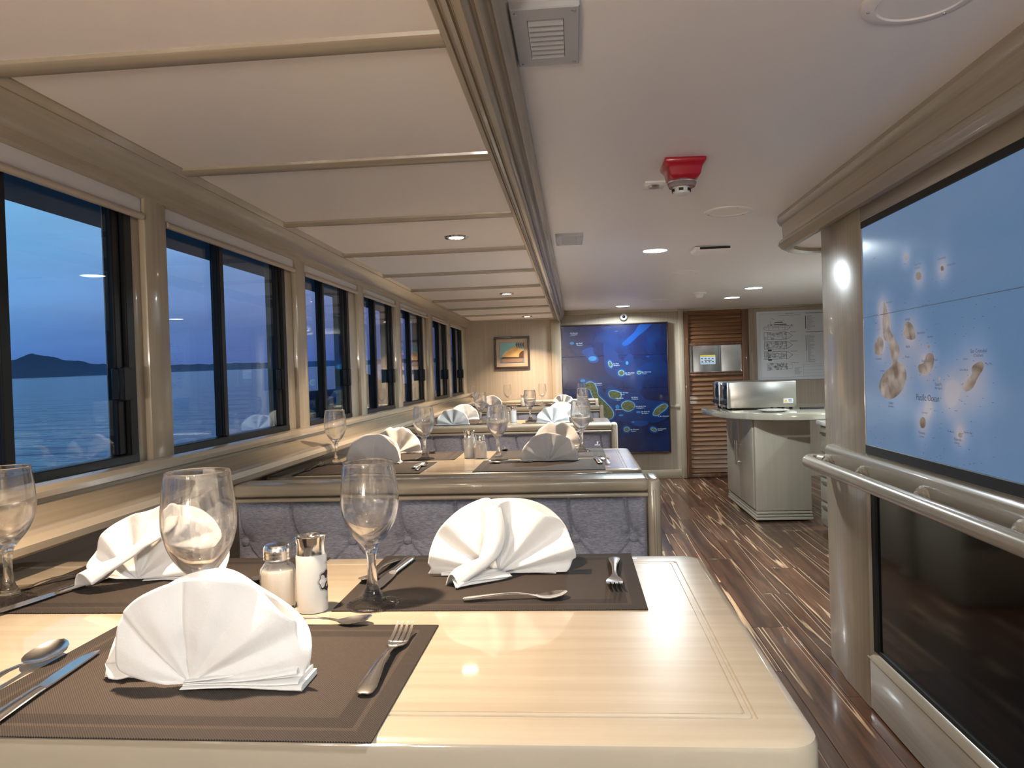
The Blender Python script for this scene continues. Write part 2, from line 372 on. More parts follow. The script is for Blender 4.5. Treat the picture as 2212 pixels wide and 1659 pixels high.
# windows: (opening start, opening end, mullion centre, far frame start)
WIN = [(-2.0, -.98, -1.5, -1.2), (-.85, .02, -.4, -.15), (.13, .83, .5, .66), (.94, 1.85, 1.345, 1.69), (1.955, 2.89, 2.235, 2.665), (3.0, 3.75, 3.165, 3.455), (3.85, 4.55, 4.0, 4.32), (4.67, 5.55, 4.86, 5.2), (5.72, 6.42, 5.9, 6.16), (6.55, 7.28, 6.72, 7.0)]
names = ['far behind the viewer', 'behind the viewer', 'beside the viewer', 'nearest, at the left edge', 'second', 'third', 'fourth', 'fifth', 'sixth', 'last before the far wall']
prev = -3
for a, b, mc, fs in WIN + [(YB, YB, 0, 0)]:
    bb = B().box(-1.20, -1.095, prev, a, .90, 1.62); bb.build('post', wood_z, wl_, bevel=.008)
    prev = b
for i, (a, b, mc, fs) in enumerate(WIN):
    w = struct('window_%d' % (i+1), names[i]+' sliding window in a black frame, looking out over the sea at dusk')
    zb, zt = .917, 1.62
    fs = min(fs*1.025, b-.082) if fs > 0 else fs
    fr = B()
    fr.box(-1.15, -1.106, a, fs+.075, zb-.015, zb+.018)
    fr.box(-1.15, -1.106, a, fs+.075, zt-.02, zt)
    fr.box(-1.15, -1.106, a, a+.012, zb, zt)
    fr.build('frame', black_frame, w, bevel=.002, seg=1)
    B().box(-1.143, -1.118, fs+.01, fs+.040, zb+.019, zt-.021).box(-1.152, -1.108, fs+.043, fs+.078, zb-.01, zt).build('sash', black_frame, w, bevel=.003, seg=1)
    mc *= 1.03
    B().box(-1.146, -1.122, mc-.014, mc+.016, zb+.019, zt-.021).box(-1.1215, -1.112, mc-.018, mc+.010, zb+.019, zt-.021).build('mullion', black_frame, w, bevel=.002, seg=1)
    B().box(-1.139, -1.135, a+.013, mc-.0185, zb+.019, zt-.021).build('pane', pane_glass, w)
    B().box(-1.130, -1.126, mc+.0185, fs+.012, zb+.019, zt-.021).build('pane', pane_glass, w)
    if fs+.078 < b: B().box(-1.19, -1.112, fs+.079, b, .90, zt).build('filler_board', wood_z, w, bevel=.003)
    B().box(-1.122, -1.100, fs-.008, fs+.050, 1.072, 1.150).box(-1.0995, -1.086, fs-.012, fs+.014, 1.070, 1.152).build('latch', black_frame, w, bevel=.003, seg=1)
    # roller blind, wound up
    bl = empty('roller_blind', (-1.11, (a+b)/2, 1.60), 'white roller blind wound up over the %s window' % (names[i].replace(', at the left edge', '')), 'blind')
    B().box(-1.1055, -1.1035, a+.004, b-.004, 1.545, 1.62).build('blind_cloth', vinyl, bl)
    B().tube([(-1.101, a+.004, 1.540), (-1.101, b-.004, 1.540)], .009, 10).build('bottom_bar', blind_bar, bl, smooth=True)
    if i in (8, 9):
        pts = [(-1.10, b-.03, 1.56), (-1.098, b-.028, 1.3), (-1.098, b-.03, 1.10), (-1.098, b-.015, 1.07), (-1.098, b-.004, 1.10), (-1.098, b-.002, 1.3), (-1.10, b, 1.56)]
        B().tube(smooth_open(pts, 4), .0015, 6).build('pull_cord', white_plastic, bl, smooth=True)
# cornice beam over the windows
def swept(b, prof, y0, y1, zf):   # profile (x, dz) following the sloping ceiling
    n = 12; rr = []
    for i in range(n+1):
        y = y0+(y1-y0)*i/n; rr.append([(x, y, zf(y)+dz) for x, dz in prof])
    return b.rings(rr)
tr = struct('trim_1', 'moulded wooden cornice running above the windows')
zl = lambda y: 1.69-.0075*y*.75
swept(B(), [(-1.22, .06), (-1.02, .06), (-1.02, -.006), (-1.032, -.020), (-1.045, -.016), (-1.055, -.028), (-1.075, -.058), (-1.078, -.070), (-1.088, -.074), (-1.090, -.088), (-1.104, -.094), (-1.118, -.092), (-1.22, -.06)], -3, YB, zl).build('moulding', wood_y, tr, smooth=True)
tr = struct('trim_2', 'heavy moulded beam between low and high ceiling')
swept(B(), [(-.208, .02), (-.208, -.008), (-.204, -.014), (-.194, -.016), (-.192, -.010), (-.189, -.010), (-.187, -.020), (-.181, -.026), (-.175, -.024), (-.173, -.017), (-.170, -.017), (-.168, -.030), (-.160, -.040), (-.150, -.041), (-.143, -.034), (-.141, -.020), (-.137, -.018), (-.134, -.024), (-.129, -.022), (-.126, -.008), (-.122, .004), (-.118, .006), (-.114, .002), (-.110, .008), (-.108, .030), (-.100, .040), (-.100, .10), (-.20, .10)], -3, YB-.12, zs).build('moulding', wood_y, tr, smooth=True)
# ceiling
ce = struct('ceiling', 'glossy off-white ceiling, low over the tables and higher over the aisle')
BAT = [-2.2, -1.5, -.80, -.11, .58, 1.262, 1.935, 2.63, 3.325, 4.02, 4.715, 5.41, 6.1, 6.77, 7.42]
prev = -3
for y in BAT+[YB]:
    B().rings([[(-1.06, prev, zs(prev)), (-.19, prev, zs(prev)), (-.19, prev, zs(prev)+.02), (-1.06, prev, zs(prev)+.02)], [(-1.06, y, zs(y)), (-.19, y, zs(y)), (-.19, y, zs(y)+.02), (-1.06, y, zs(y)+.02)]]).build('soffit_panel', ceil_soft, ce)
    prev = y
for y in BAT:
    z = zs(y); pr = [(y-.026, z+.002), (y-.024, z-.006), (y-.014, z-.013), (y+.014, z-.013), (y+.024, z-.006), (y+.026, z+.002)]
    B().prism(pr, 'x', -1.035, -.205).build('batten', wood_x, ce, smooth=True)
g = B(); nx, ny = 14, 20; vs = []; fs_ = []
for j in range(ny+1):
    for i in range(nx+1):
        x = -.12+3.1*i/nx; y = -3+(YB+3)*j/ny; vs.append((x, y, zc(x, y)))
for j in range(ny):
    for i in range(nx): a = j*(nx+1)+i; fs_.append((a, a+1, a+nx+2, a+nx+1))
k = len(vs); vs += [(x, y, z+.02) for x, y, z in vs]; fs_ += [tuple(q+k for q in f[::-1]) for f in fs_]
g.add(vs, fs_).build('main_panel', ceil_main, ce, smooth=True)
B().box(-1.3, 3.1, -3.1, YB+.2, 1.86, 1.90).build('deckhead', dark_base, ce)
# back wall
wb = struct('wall_back', 'beige panelled far wall of the saloon')
B().box(-1.22, -.20, YB-.13, YB+.1, 0, 1.75).build('picture_panel', wall_wood, wb)
B().box(-.245, -.145, YB-.15, YB+.05, 0, 1.66).build('corner_post', wood_z, wb, bevel=.012)
B().box(-.15, 1.065, YB, YB+.1, 0, 1.80).build('map_panel', wall_wood, wb)
B().box(1.70, 3.0, YB, YB+.1, 0, 1.80).build('right_panel', wall_wood, wb)
B().box(1.06, 1.72, YB, YB+.1, 1.655, 1.80).build('door_header', wood_x, wb)
B().box(1.02, 1.075, YB-.035, YB+.05, 0, 1.70).build('door_post', wood_z, wb, bevel=.012)
B().box(1.70, 1.76, YB-.02, YB+.05, 0, 1.68).build('door_post', wood_z, wb, bevel=.008)
B().box(.925, 1.02, YB-.012, YB+.01, .705, .735).build('wall_rail', wood_x, wb, bevel=.004)
B().box(-.15, 3.0, YB-.02, YB+.01, 1.665, 1.80).build('top_board', wood_x, wb, bevel=.004)
bs = struct('baseboard_back', 'low beige baseboard under the island map')
B().box(-.15, 1.02, YB-.018, YB, 0, .09).build('board', wood_x, bs, bevel=.005)
wr = struct('wall_outer_right', 'outer right wall hidden beyond the partition')
B().box(3.0, 3.1, -3, YB+.1, 0, 1.85).build('wall_panel', wall_wood, wr)

# door with louvres
d = struct('door_1', 'brown louvred wooden door with a small window')
DY = YB-.01
B().box(1.075, 1.115, DY-.03, DY+.02, .01, 1.655).build('stile', door_frame_wood, d, bevel=.003)
B().box(1.635, 1.70, DY-.03, DY+.02, .01, 1.655).build('stile', door_frame_wood, d, bevel=.003)
B().box(1.115, 1.635, DY-.02, DY+.02, 1.325, 1.345).build('rail', door_frame_wood, d, bevel=.003)
B().box(1.115, 1.635, DY-.02, DY+.02, 1.015, 1.045).build('rail', door_frame_wood, d, bevel=.003)
B().box(1.115, 1.635, DY-.02, DY+.02, .01, .045).build('rail', door_frame_wood, d, bevel=.003)
B().box(1.115, 1.635, DY+.012, DY+.02, .04, 1.02).box(1.115, 1.635, DY+.012, DY+.02, 1.34, 1.655).build('backing', door_frame_wood, d)
sl0 = B().box(-.26, .26, -.004, .004, -.026, .026).build('louvre_slat', door_wood, d, bevel=.002, seg=1)
zz = [1.360+.0385*i for i in range(8)] + [.065+.0455*i for i in range(21)]
for i, z in enumerate(zz):
    o = sl0 if i == 0 else sl0.copy()
    if i: COL.objects.link(o)
    o.location = (1.375, DY-.004, z+.012); o.rotation_euler = (R(-22), 0, 0)
fb = B(); fb.box(1.115, 1.125, DY-.024, DY, 1.045, 1.325).box(1.625, 1.635, DY-.024, DY, 1.045, 1.325).box(1.115, 1.635, DY-.026, DY, 1.045, 1.056).box(1.115, 1.635, DY-.024, DY, 1.315, 1.325)
fb.build('window_trim', door_frame_wood, d, bevel=.002, seg=1)
B().box(1.125, 1.625, DY-.006, DY-.003, 1.05, 1.32).build('pane', thin_glass('door_glass', (.95, .97, 1)), d)
# galley seen through the door window
fr = empty('steel_refrigerator', (1.37, YB+.62, 0), 'steel refrigerator seen through the small window of the louvred door', 'refrigerator')
B().box(1.0, 2.05, YB+.55, YB+1.0, 0, 1.75).build('body', steel, fr, bevel=.01)
B().box(1.235, 1.515, YB+.53, YB+.56, .2, 1.7).build('door', steel, fr, bevel=.012)
B().box(1.53, 2.0, YB+.53, YB+.56, .2, 1.7).build('door', steel, fr, bevel=.012)
B().box(1.18, 1.20, YB+.515, YB+.53, .6, 1.5).build('gasket_strip', black_matte, fr)
B().box(1.315, 1.475, YB+.526, YB+.529, 1.13, 1.215).build('notice', paper, fr)
B().box(1.315, 1.475, YB+.525, YB+.528, 1.215, 1.228).build('notice_header', mat('yellow_label', (.75, .55, .05), .5), fr)
nb = B()
for q in range(4): nb.box(1.325+q*.037, 1.345+q*.037, YB+.5245, YB+.5255, 1.19, 1.198).box(1.33+q*.037, 1.345+q*.037, YB+.5245, YB+.5255, 1.155, 1.163)
nb.box(1.36, 1.44, YB+.5245, YB+.5255, 1.172, 1.177).build('notice_print', ink, fr)
B().box(.95, 2.5, YB+1.05, YB+1.1, 0, 1.8).build('galley_wall', wall_wood, wb)
area_lamp('galley_lamp_light', (1.45, YB+.28, 1.72), .15, 2.0, COOL, 160)

# ------------------------------------------------------------------ right partition with the screen
wp = struct('wall_right', 'beige wooden partition holding a large screen above dark glass')
XR = .905
cp = [(XR, 2.46), (XR, 2.68), (.912, 2.76), (.925, 2.90), (.94, 2.945), (1.05, 2.95), (1.05, 2.46)]
B().prism(cp, 'z', 0, 1.66).build('end_post', wood_z, wp, bevel=.006)
B().box(XR+.006, 1.05, -3, 2.47, .80, 1.70).build('upper_panel', wood_y, wp)
B().box(XR, 1.05, -3, 2.465, 1.548, 1.66).build('header', wood_y, wp, bevel=.004)
B().box(XR, 1.05, -3, 2.465, .005, .165).build('bottom_rail', wood_y, wp, bevel=.004)
B().prism([(XR-.002, .165), (XR+.006, .182), (XR+.022, .192), (1.05, .195), (1.05, .165)], 'y', -3, 2.48).build('bottom_bead', wood_y, wp, smooth=True)
B().box(XR+.020, XR+.035, -3, 2.462, .19, .80).build('dark_glass', black_gloss, wp)
B().box(XR+.012, XR+.03, 2.43, 2.465, .19, .80).build('glass_gasket', black_matte, wp)
B().box(XR+.014, XR+.03, -3, 2.465, .188, .200).build('glass_gasket', black_matte, wp)
# rail board under the screen
B().prism([(XR+.01, .722), (XR-.012, .726), (XR-.018, .735), (XR-.018, .800), (XR-.010, .812), (XR+.02, .818)], 'y', -3, 2.80).build('rail_board', wood_y, wp, bevel=.003)
tv = empty('display_screen', (XR, 1.6, .82), 'wide wall screen in black frame showing a pale blue archipelago map', 'screen')
tvb = B(); YT = 2.462
tvb.box(XR+.001, XR+.01, -.55, YT, .818, .848).box(XR+.001, XR+.01, -.55, YT, 1.528, 1.550).box(XR+.001, XR+.01, YT, YT+.055, .818, 1.55).box(XR+.001, XR+.01, -.6, -.55, .818, 1.55)
tvb.build('bezel', black_matte, tv, bevel=.002, seg=1)
scr = mat('lit_map_screen', (.02, .025, .03), .16, spec=.45)
Gy, Gz = [], []
def P4(x, y): # crop sample of the screen -> wall point
    p = onx(1830+x/2.764, 450+y/2.764, XR); return p.y, p.z
halos = [(300, 1000, .085), (225, 680, .055), (190, 820, .05), (365, 740, .06), (460, 930, .06), (745, 1010, .085), (443, 1280, .05), (665, 1355, .035), (417, 405, .035), (343, 295, .03), (558, 360, .035), (600, 1110, .06), (200, 600, .04), (480, 1180, .03)]
tcs = N(scr, 'ShaderNodeTexCoord'); acc = None
for hx, hy, rr in halos:
    y, z = P4(hx, hy)
    ds = N(scr, 'ShaderNodeVectorMath'); ds.operation = 'DISTANCE'; L(scr, tcs.outputs['Object'], ds.inputs[0]); ds.inputs[1].default_value = (XR-tv.location.x, y-tv.location.y, z-tv.location.z)
    q = mth(scr, 'DIVIDE', ds.outputs['Value'], rr); q = mth(scr, 'MULTIPLY', q, q); q = mth(scr, 'EXPONENT', mth(scr, 'MULTIPLY', q, -1))
    acc = q if acc is None else mth(scr, 'ADD', acc, q)
nn = N(scr, 'ShaderNodeTexNoise'); nn.inputs['Scale'].default_value = 5; nn.inputs['Detail'].default_value = 3; L(scr, tcs.outputs['Object'], nn.inputs[0])
acc = mth(scr, 'ADD', acc, mth(scr, 'MULTIPLY', mth(scr, 'SUBTRACT', nn.outputs[0], .5), .5))
rs = N(scr, 'ShaderNodeValToRGB'); L(scr, acc, rs.inputs[0]); ramp_set(rs, [(0, sl((88, 118, 152))), (.35, sl((106, 130, 163))), (.9, sl((142, 146, 164))), (1, sl((158, 154, 164)))])
L(scr, rs.outputs[0], bsdf(scr).inputs['Emission Color']); bsdf(scr).inputs['Emission Strength'].default_value = .26
B().box(XR+.004, XR+.008, -.55, YT, .848, 1.528).build('panel', scr, tv)
def island_mat(name, a, b, e=0, sc=9):
    m = mat(name, a, .5); v = coords(m); n = N(m, 'ShaderNodeTexNoise'); n.inputs['Scale'].default_value = sc*6; n.inputs['Detail'].default_value = 4; L(m, v, n.inputs[0])
    r = N(m, 'ShaderNodeValToRGB'); L(m, n.outputs[0], r.inputs[0]); ramp_set(r, [(.35, tuple(a)+(1,)), (.65, tuple(b)+(1,))])
    if e:
        L(m, r.outputs[0], bsdf(m).inputs['Emission Color']); bsdf(m).inputs['Emission Strength'].default_value = e; bsdf(m).inputs['Base Color'].default_value = (.02, .02, .02, 1)
    else: L(m, r.outputs[0], bsdf(m).inputs['Base Color'])
    return m
isl_tv = island_mat('sand_islands_on_screen', sl((88, 68, 52))[:3], sl((150, 138, 130))[:3], .30, 3)
isl_edge = mat('pale_island_edge_on_screen', (.02, .02, .02), .3, emit=sl((168, 160, 160))[:3], estr=.30)
lab_tv = mat('screen_lettering', (.02, .02, .02), .4, emit=sl((52, 58, 78))[:3], estr=.2)
def ell(cx, cy, a, b, n=10, rot=0):
    return [(cx+a*math.cos(t)*math.cos(rot)-b*math.sin(t)*math.sin(rot), cy+a*math.cos(t)*math.sin(rot)+b*math.sin(t)*math.cos(rot)) for t in [2*math.pi*i/n for i in range(n)]]
def jitter(pts, s):
    return [(x+random.uniform(-s, s), y+random.uniform(-s, s)) for x, y in pts]
ISL = [[(213,560),(230,610),(243,660),(245,720),(265,760),(300,830),(303,880),(290,910),(320,930),(345,990),(330,1060),(300,1110),(255,1138),(205,1120),(185,1060),(210,990),(262,935),(255,890),(248,850),(240,805),(215,780),(205,720),(207,640),(210,600)],
       [(190,768),(207,800),(200,860),(180,880),(158,860),(158,810),(175,775)], [(345,680),(375,690),(392,730),(398,770),(380,785),(345,775),(330,740)],
       [(470,870),(500,870),(508,910),(495,960),(460,998),(425,980),(417,940),(450,920)], [(770,920),(800,920),(800,960),(770,1010),(740,1070),(700,1095),(678,1070),(710,1020),(735,990),(735,950)],
       ell(443,1280,17,33), ell(668,1355,13,15), ell(417,405,15,25), ell(343,295,6,15), ell(558,360,8,15), ell(540,1020,8,10), ell(477,825,5,10)]
def flat(b, pts2, place):
    b.add([place(x, y) for x, y in pts2], [tuple(range(len(pts2)))])
def thick(b, pts, d):   # closed 3d outline extruded by vector d
    d = Vector(d); b.rings([[Vector(p) for p in pts], [Vector(p)+d for p in pts]])
for pts in ISL:
    c = Vector((sum(p[0] for p in pts)/len(pts), sum(p[1] for p in pts)/len(pts)))
    ps = smooth_closed(pts, 5)
    b = B(); thick(b, [(XR+.0032, *P4(p.x, p.y)) for p in ps], (.0008, 0, 0)); b.build('island', isl_tv, tv)
def scr_text(b, s, x, y, h, al='CENTER'):
    Y, Z = P4(x, y)
    text_into(b, s, h, lambda a, c: (XR+.0022, Y-a, Z+c), al)
tb_ = B()
for s, x, y, h in [('Pacific Ocean', 473, 1150, .024), ('San Cristobal', 778, 862, .013), ('(Chatham)', 778, 886, .010), ('Santa Fe', 540, 1060, .011), ('(Barrington)', 540, 1080, .008), ('Santa Cruz', 462, 918, .010), ('Isabela', 255, 1170, .011), ('(Albemarle)', 255, 1188, .008),
                   ('Fernandina', 182, 905, .010), ('Santiago', 355, 668, .010), ('Bartolome', 435, 750, .010), ('Marchena', 413, 340, .010), ('(Bindloe)', 413, 360, .008), ('Pinta', 340, 338, .009), ('Genovesa', 557, 305, .010), ('Darwin Bay', 615, 340, .008), ('Floreana', 440, 1348, .011), ('(Charles)', 440, 1368, .008),
                   ('Espanola', 655, 1388, .010), ('(Hood)', 650, 1408, .008), ('Baltra', 357, 832, .010), ('Pinzon', 354, 893, .010), ('Seymour', 490, 772, .009), ('Plazas', 522, 910, .009), ('Ecuador', 458, 584, .009), ('Pta. Pitt', 840, 935, .008), ('Lobos', 700, 905, .008), ('Pta. Suarez', 612, 1338, .007), ('Cerro Brujo', 690, 970, .008), ('Wolf', 150, 305, .008), ('Pta. Albemarle', 248, 565, .007), ('Pta. Vicente', 165, 640, .007), ('Pta. Moreno', 205, 975, .007), ('Cormorant', 455, 1225, .007), ('Gardner Bay', 715, 1345, .007), ('Tagus', 165, 690, .007)]:
    scr_text(tb_, s, x, y, h)
y1, z1 = P4(50, 665); y2, z2 = P4(1056, 470)
tb_.add([(XR+.002, y1, z1), (XR+.002, y2, z2), (XR+.002, y2, z2+.0016), (XR+.002, y1, z1+.0016)], [(0, 1, 2, 3)])
for i in range(150):
    x = random.uniform(130, 880); y = random.uniform(420, 1560); Y, Z = P4(x, y)
    tb_.add([(XR+.0025, Y, Z), (XR+.0025, Y-.006, Z), (XR+.0025, Y-.006, Z+.0009), (XR+.0025, Y, Z+.0009)], [(0, 1, 2, 3)])
tb_.build('map_lettering', lab_tv, tv)
# cornice with rounded end above the partition
tr = struct('trim_3', 'curved moulded cornice above the screen partition')
CXo, CYe = .85, 3.36
def cpath(off):   # outline of the cornice seen from above, at an outward offset
    pts = [(CXo-off, -3), (CXo-off, -1), (CXo-off, 1), (CXo-off, 2.0), (CXo-off, 2.9)]
    rad = .22+off
    cx, cy = CXo+.22, CYe-.22
    for a in range(0, 91, 9): pts.append((cx-rad*math.cos(R(a)), cy+rad*math.sin(R(a))))
    pts.append((1.6, cy+rad)); return pts
cb = B()
cprof = [(-.05, .06), (.010, .06), (.010, .0), (.014, -.010), (.006, -.022), (-.006, -.030), (-.008, -.086), (.0, -.092), (.008, -.100), (.010, -.110), (.002, -.118), (-.008, -.120), (-.018, -.128), (-.030, -.126), (-.050, -.120), (-.052, -.105)]
rr = []
for off, dz in cprof:
    rr.append([(x, y, zc(max(x, .85), y)-.004+dz) for x, y in cpath(off)])
n = len(rr[0]); cb.rings([[rr[j][i] for j in range(len(rr))] for i in range(n)], closed=False, caps=False)
cb.build('moulding', wood_y, tr, smooth=True)
ib = B(); pp = cpath(-.045); ib.add([(x, y, 1.60) for x, y in pp+[(1.6, -3)]], [tuple(range(len(pp)+1))]); ib.build('underside', ceil_main, tr)
# handrail
hr = empty('handrail', (XR-.06, 2.0, .745), 'thick beige wooden handrail on turned brackets under the screen', 'handrail')
XH, ZH, RH = .842, .748, .0225
pts = [(XH, -3, ZH), (XH, 0, ZH), (XH, 1.5, ZH), (XH, 2.5, ZH), (XH, 2.80, ZH), (XH+.004, 2.855, ZH), (XH+.022, 2.885, ZH), (XH+.05, 2.875, ZH), (XH+.062, 2.83, ZH)]
B().tube(smooth_open(pts, 5), RH, 18).build('rail', wood_y, hr, smooth=True)
for y in (-.5, .2, .9, 1.58, 2.02, 2.43, 2.74):
    B().lathe([(.0, XR-.016), (.036, XR-.016), (.036, XR-.023), (.030, XR-.027), (.030, XR-.031), (.022, XR-.035), (.022, XR-.038), (.013, XR-.044), (.012, XH)], 20, (0, y, ZH), 'x').build('bracket', wood_y, hr, smooth=True)

# ------------------------------------------------------------------ outside
sea = B().box(-6000, 6000, -6000, 6000, -.02, 0).build('sea', sea_m)
tag(sea, 'calm blue sea outside the windows at dusk', 'sea', kind='stuff'); sea.location = (-20, 0, -1.6)
nrm = Vector((-.005, -.019, 1)).normalized(); sea.rotation_mode = 'QUATERNION'; sea.rotation_quaternion = Vector((0, 0, 1)).rotation_difference(nrm)
def hills(name, label, ridge, Y, depth):
    b = B(); rr = []
    for x, y in ridge:
        p = ony(x, y, Y); q = ony(x, 0, Y); base = -1.6+.005*(p.x+20)+.019*Y-6
        mid = p*(1+depth/Y*.35)
        rr.append([(p.x*.99, p.y*.99, base), (p.x*.997, p.y*.997, base+(p.z-base)*.5), (p.x, p.y, p.z), (mid.x, mid.y, p.z*.97+base*.03), (p.x*(1+depth/Y), p.y*(1+depth/Y), base)])
    o = b.rings(rr).build(name, hill_mat, smooth=True); tag(o, label, 'hill'); return o
rg = []
pts = [(-400, 790), (-200, 775), (-60, 783), (20, 779), (45, 772), (66, 764), (90, 768), (115, 771), (140, 778), (175, 780), (200, 786), (240, 787), (275, 791), (300, 797), (330, 801)]
for p in smooth_open([(x, y) for x, y in pts], 5): rg.append((p.x, p.y+noise.noise(Vector((p.x*.15, 0, 0)))*2.0))
hills('island_hills', 'dark rugged island ridge on the horizon behind the nearest window', rg, 1500, 300)
rg = [(x, 788.5-(x-360)*.026+noise.noise(Vector((x*.05, 3, 0)))*3.5) for x in range(300, 1000, 8)]
hills('coast_ridge', 'low dark strip of far coast behind the second and third windows', rg, 2400, 300)
ov = B().box(-2.2, -1.22, -4, 12, 1.845, 1.93).build('deck_overhang', exterior_paint); tag(ov, 'dark blue deck overhang outside above the windows', 'overhang')
bw = B().box(-2.42, -2.35, 6.1, 12, .2, 1.0).build('bulwark', bulwark_mat, bevel=.01); tag(bw, 'dark bulwark outside the farther windows', 'bulwark')
cv = B(); rr = []
for i in range(13):
    t = i/12; y = 6.0+2.2*t; hh = .95+.20*math.sin(math.pi*min(1, t*1.3))*1.0
    rr.append([(-1.98+.0+.28*math.cos(a)*.9, y, .3+max(0, (hh-.3)*math.sin(a))) for a in [math.pi*k/10 for k in range(11)]])
cv.rings(rr).build('covered_dinghy', cover_mat, smooth=True); tag(bpy.data.objects['covered_dinghy'], 'dark blue covered boat gear outside behind the third window', 'boat cover')
ar = B(); ar.tube([(-1.58, 6.1, .3), (-1.58, 6.45, 1.22)], .012, 8).tube([(-1.58, 6.8, .3), (-1.58, 6.45, 1.22)], .012, 8).tube([(-1.58, 6.26, .72), (-1.58, 6.64, .74)], .01, 8)
tag(ar.build('deck_davit', rail_mat, smooth=True), 'pale A-shaped deck frame outside the fourth window', 'frame')

# ------------------------------------------------------------------ ceiling fittings
for i, (x, y, z) in enumerate(TABLE_LAMPS):
    lb = ['warm recessed downlight behind the viewer', 'warm recessed downlight over the nearest table', 'warm recessed downlight in the low ceiling over the second table', 'warm recessed downlight in the low ceiling over the third table', 'small warm downlight in the low ceiling nearest the picture'][i]
    zz_ = zs(y)
    t = empty('downlight', (x, y, zz_), lb, 'lamp')
    B().lathe([(.031, -.002), (.036, -.006), (.047, -.005), (.050, 0), (.047, .001), (.031, .001)], 32, (x, y, zz_)).build('trim_ring', chrome, t, smooth=True)
    B().lathe([(0, -.0035), (.031, -.0035), (.031, -.001), (0, -.001)], 24, (x, y, zz_)).build('bulb', warm_glow, t)
for i, (x, y, z) in enumerate(AISLE_LAMPS):
    lb = ['white round downlight in the aisle ceiling, the largest and nearest', 'white round downlight above the blue map', 'white round downlight nearer the louvred door of the pair over the counter', 'white round downlight, rightmost of the pair over the counter', 'white round downlight above the viewer', 'white round downlight behind the viewer', 'white round downlight hidden beyond the partition, over the drawers', 'white round downlight hidden beyond the partition end'][i]
    zz_ = zc(x, y)
    t = empty('downlight', (x, y, zz_), lb, 'lamp')
    B().lathe([(.062, -.004), (.068, -.006), (.074, -.004), (.076, .002), (.062, .002)], 36, (x, y, zz_)).build('trim_ring', white_plastic, t, smooth=True)
    B().lathe([(0, -.0045), (.062, -.0045), (.062, -.002), (0, -.002)], 32, (x, y, zz_)).build('diffuser', cool_glow, t)
for i, (x, y) in enumerate([(.615, 1.37), (.628, 3.07), (.72, 4.86), (.75, 6.66)]):
    lb = ['round white ceiling speaker at the top edge, nearest the viewer', 'round white ceiling speaker beside the red alarm', 'round white ceiling speaker beyond the white air outlet', 'round white ceiling speaker farthest away'][i]
    z = zc(x, y); t = empty('ceiling_speaker', (x, y, z), lb, 'speaker')
    B().lathe([(.070, -.003), (.073, -.0055), (.090, -.005), (.096, -.002), (.097, .003), (.070, .003)], 40, (x, y, z)).build('rim', ceil_main, t, smooth=True)
    B().lathe([(0, -.0035), (.069, -.003), (.069, -.001), (0, -.001)], 40, (x, y, z)).build('grille', ceil_soft, t, smooth=True)
    for a in (40, 160, 280):
        B().lathe([(0, -.0065), (.003, -.0065), (.003, -.003), (0, -.003)], 8, (x+.083*math.cos(R(a)), y+.083*math.sin(R(a)), z)).build('screw', steel, t)
def vent(x0, x1, y0, y1, lb):
    xm, ym = (x0+x1)/2, (y0+y1)/2; z = zc(max(xm, 0), ym)-.001
    t = empty('ceiling_vent', (xm, ym, z), lb, 'vent')
    bx, by = .028, .042
    f = B(); f.rings([[(a, b, h) for a, b, h in ((x0+k, y0+k, h), (x1-k, y0+k, h), (x1-k, y1-k, h), (x0+k, y1-k, h))] for k, h in ((0, z+.004), (0, z-.010), (.002, z-.012))]+[[(x0+bx, y0+by, h), (x1-bx, y0+by, h), (x1-bx, y1-by, h), (x0+bx, y1-by, h)] for h in (z-.012, z+.004)], loop=True)
    f.build('frame', grey_paint, t)
    B().box(x0+bx, x1-bx, y0+by, y1-by, z-.001, z+.003).build('duct', black_matte, t)
    n = 8
    for i in range(n):
        y = y0+by+(y1-y0-2*by)*(i+.5)/n
        s_ = B().box(x0+bx+.001, x1-bx-.001, -.0105, .0105, -.001, .001).xf(Matrix.Translation((0, y, z-.0085)) @ Matrix.Rotation(R(-32), 4, 'X'))
        s_.build('slat', grey_paint, t)
    for cx_, cy_ in [(x0+.01, y0+.014), (x1-.01, y0+.014), (x0+.01, y1-.014), (x1-.01, y1-.014)]:
        B().lathe([(0, -.0145), (.003, -.014), (.004, -.012), (0, -.012)], 8, (cx_, cy_, z)).build('screw', steel, t)
vent(-.098, .024, 1.305, 1.55, 'grey louvred ceiling vent, the near one at the top of the beam')
vent(-.078, .046, 3.45, 3.70, 'grey louvred ceiling vent, the far small one beside the beam')
for i, p in enumerate(FILL_GLOBES):
    t = empty('wall_lamp', p, ['frosted wall lamp behind the viewer, the one nearer the windows', 'frosted wall lamp behind the viewer, the one nearer the aisle'][i], 'lamp')
    B().lathe([(0, -3.0), (.05, -3.0), (.05, -2.985), (.02, -2.975), (.015, -2.95), (0, -2.95)], 24, (p[0], 0, p[2]-.11), 'y').build('wall_plate', chrome, t, smooth=True)
    B().tube([(p[0], -2.96, p[2]-.11), (p[0], -2.88, p[2]-.115), (p[0], -2.86, p[2]-.095)], .008, 10).build('arm', chrome, t, smooth=True)
    B().lathe([(0, -.097), (.045, -.097), (.05, -.088), (0, -.086)], 24, p).build('cup', chrome, t, smooth=True)
t = empty('table_lamp', (FILL_TLAMP[0], FILL_TLAMP[1], .78), 'small lamp on the table behind the viewer', 'lamp')
B().lathe([(0, .7802), (.05, .7802), (.052, .788), (.012, .80), (.008, .94), (0, .94)], 24, (FILL_TLAMP[0], FILL_TLAMP[1], 0)).build('base', chrome, t, smooth=True)
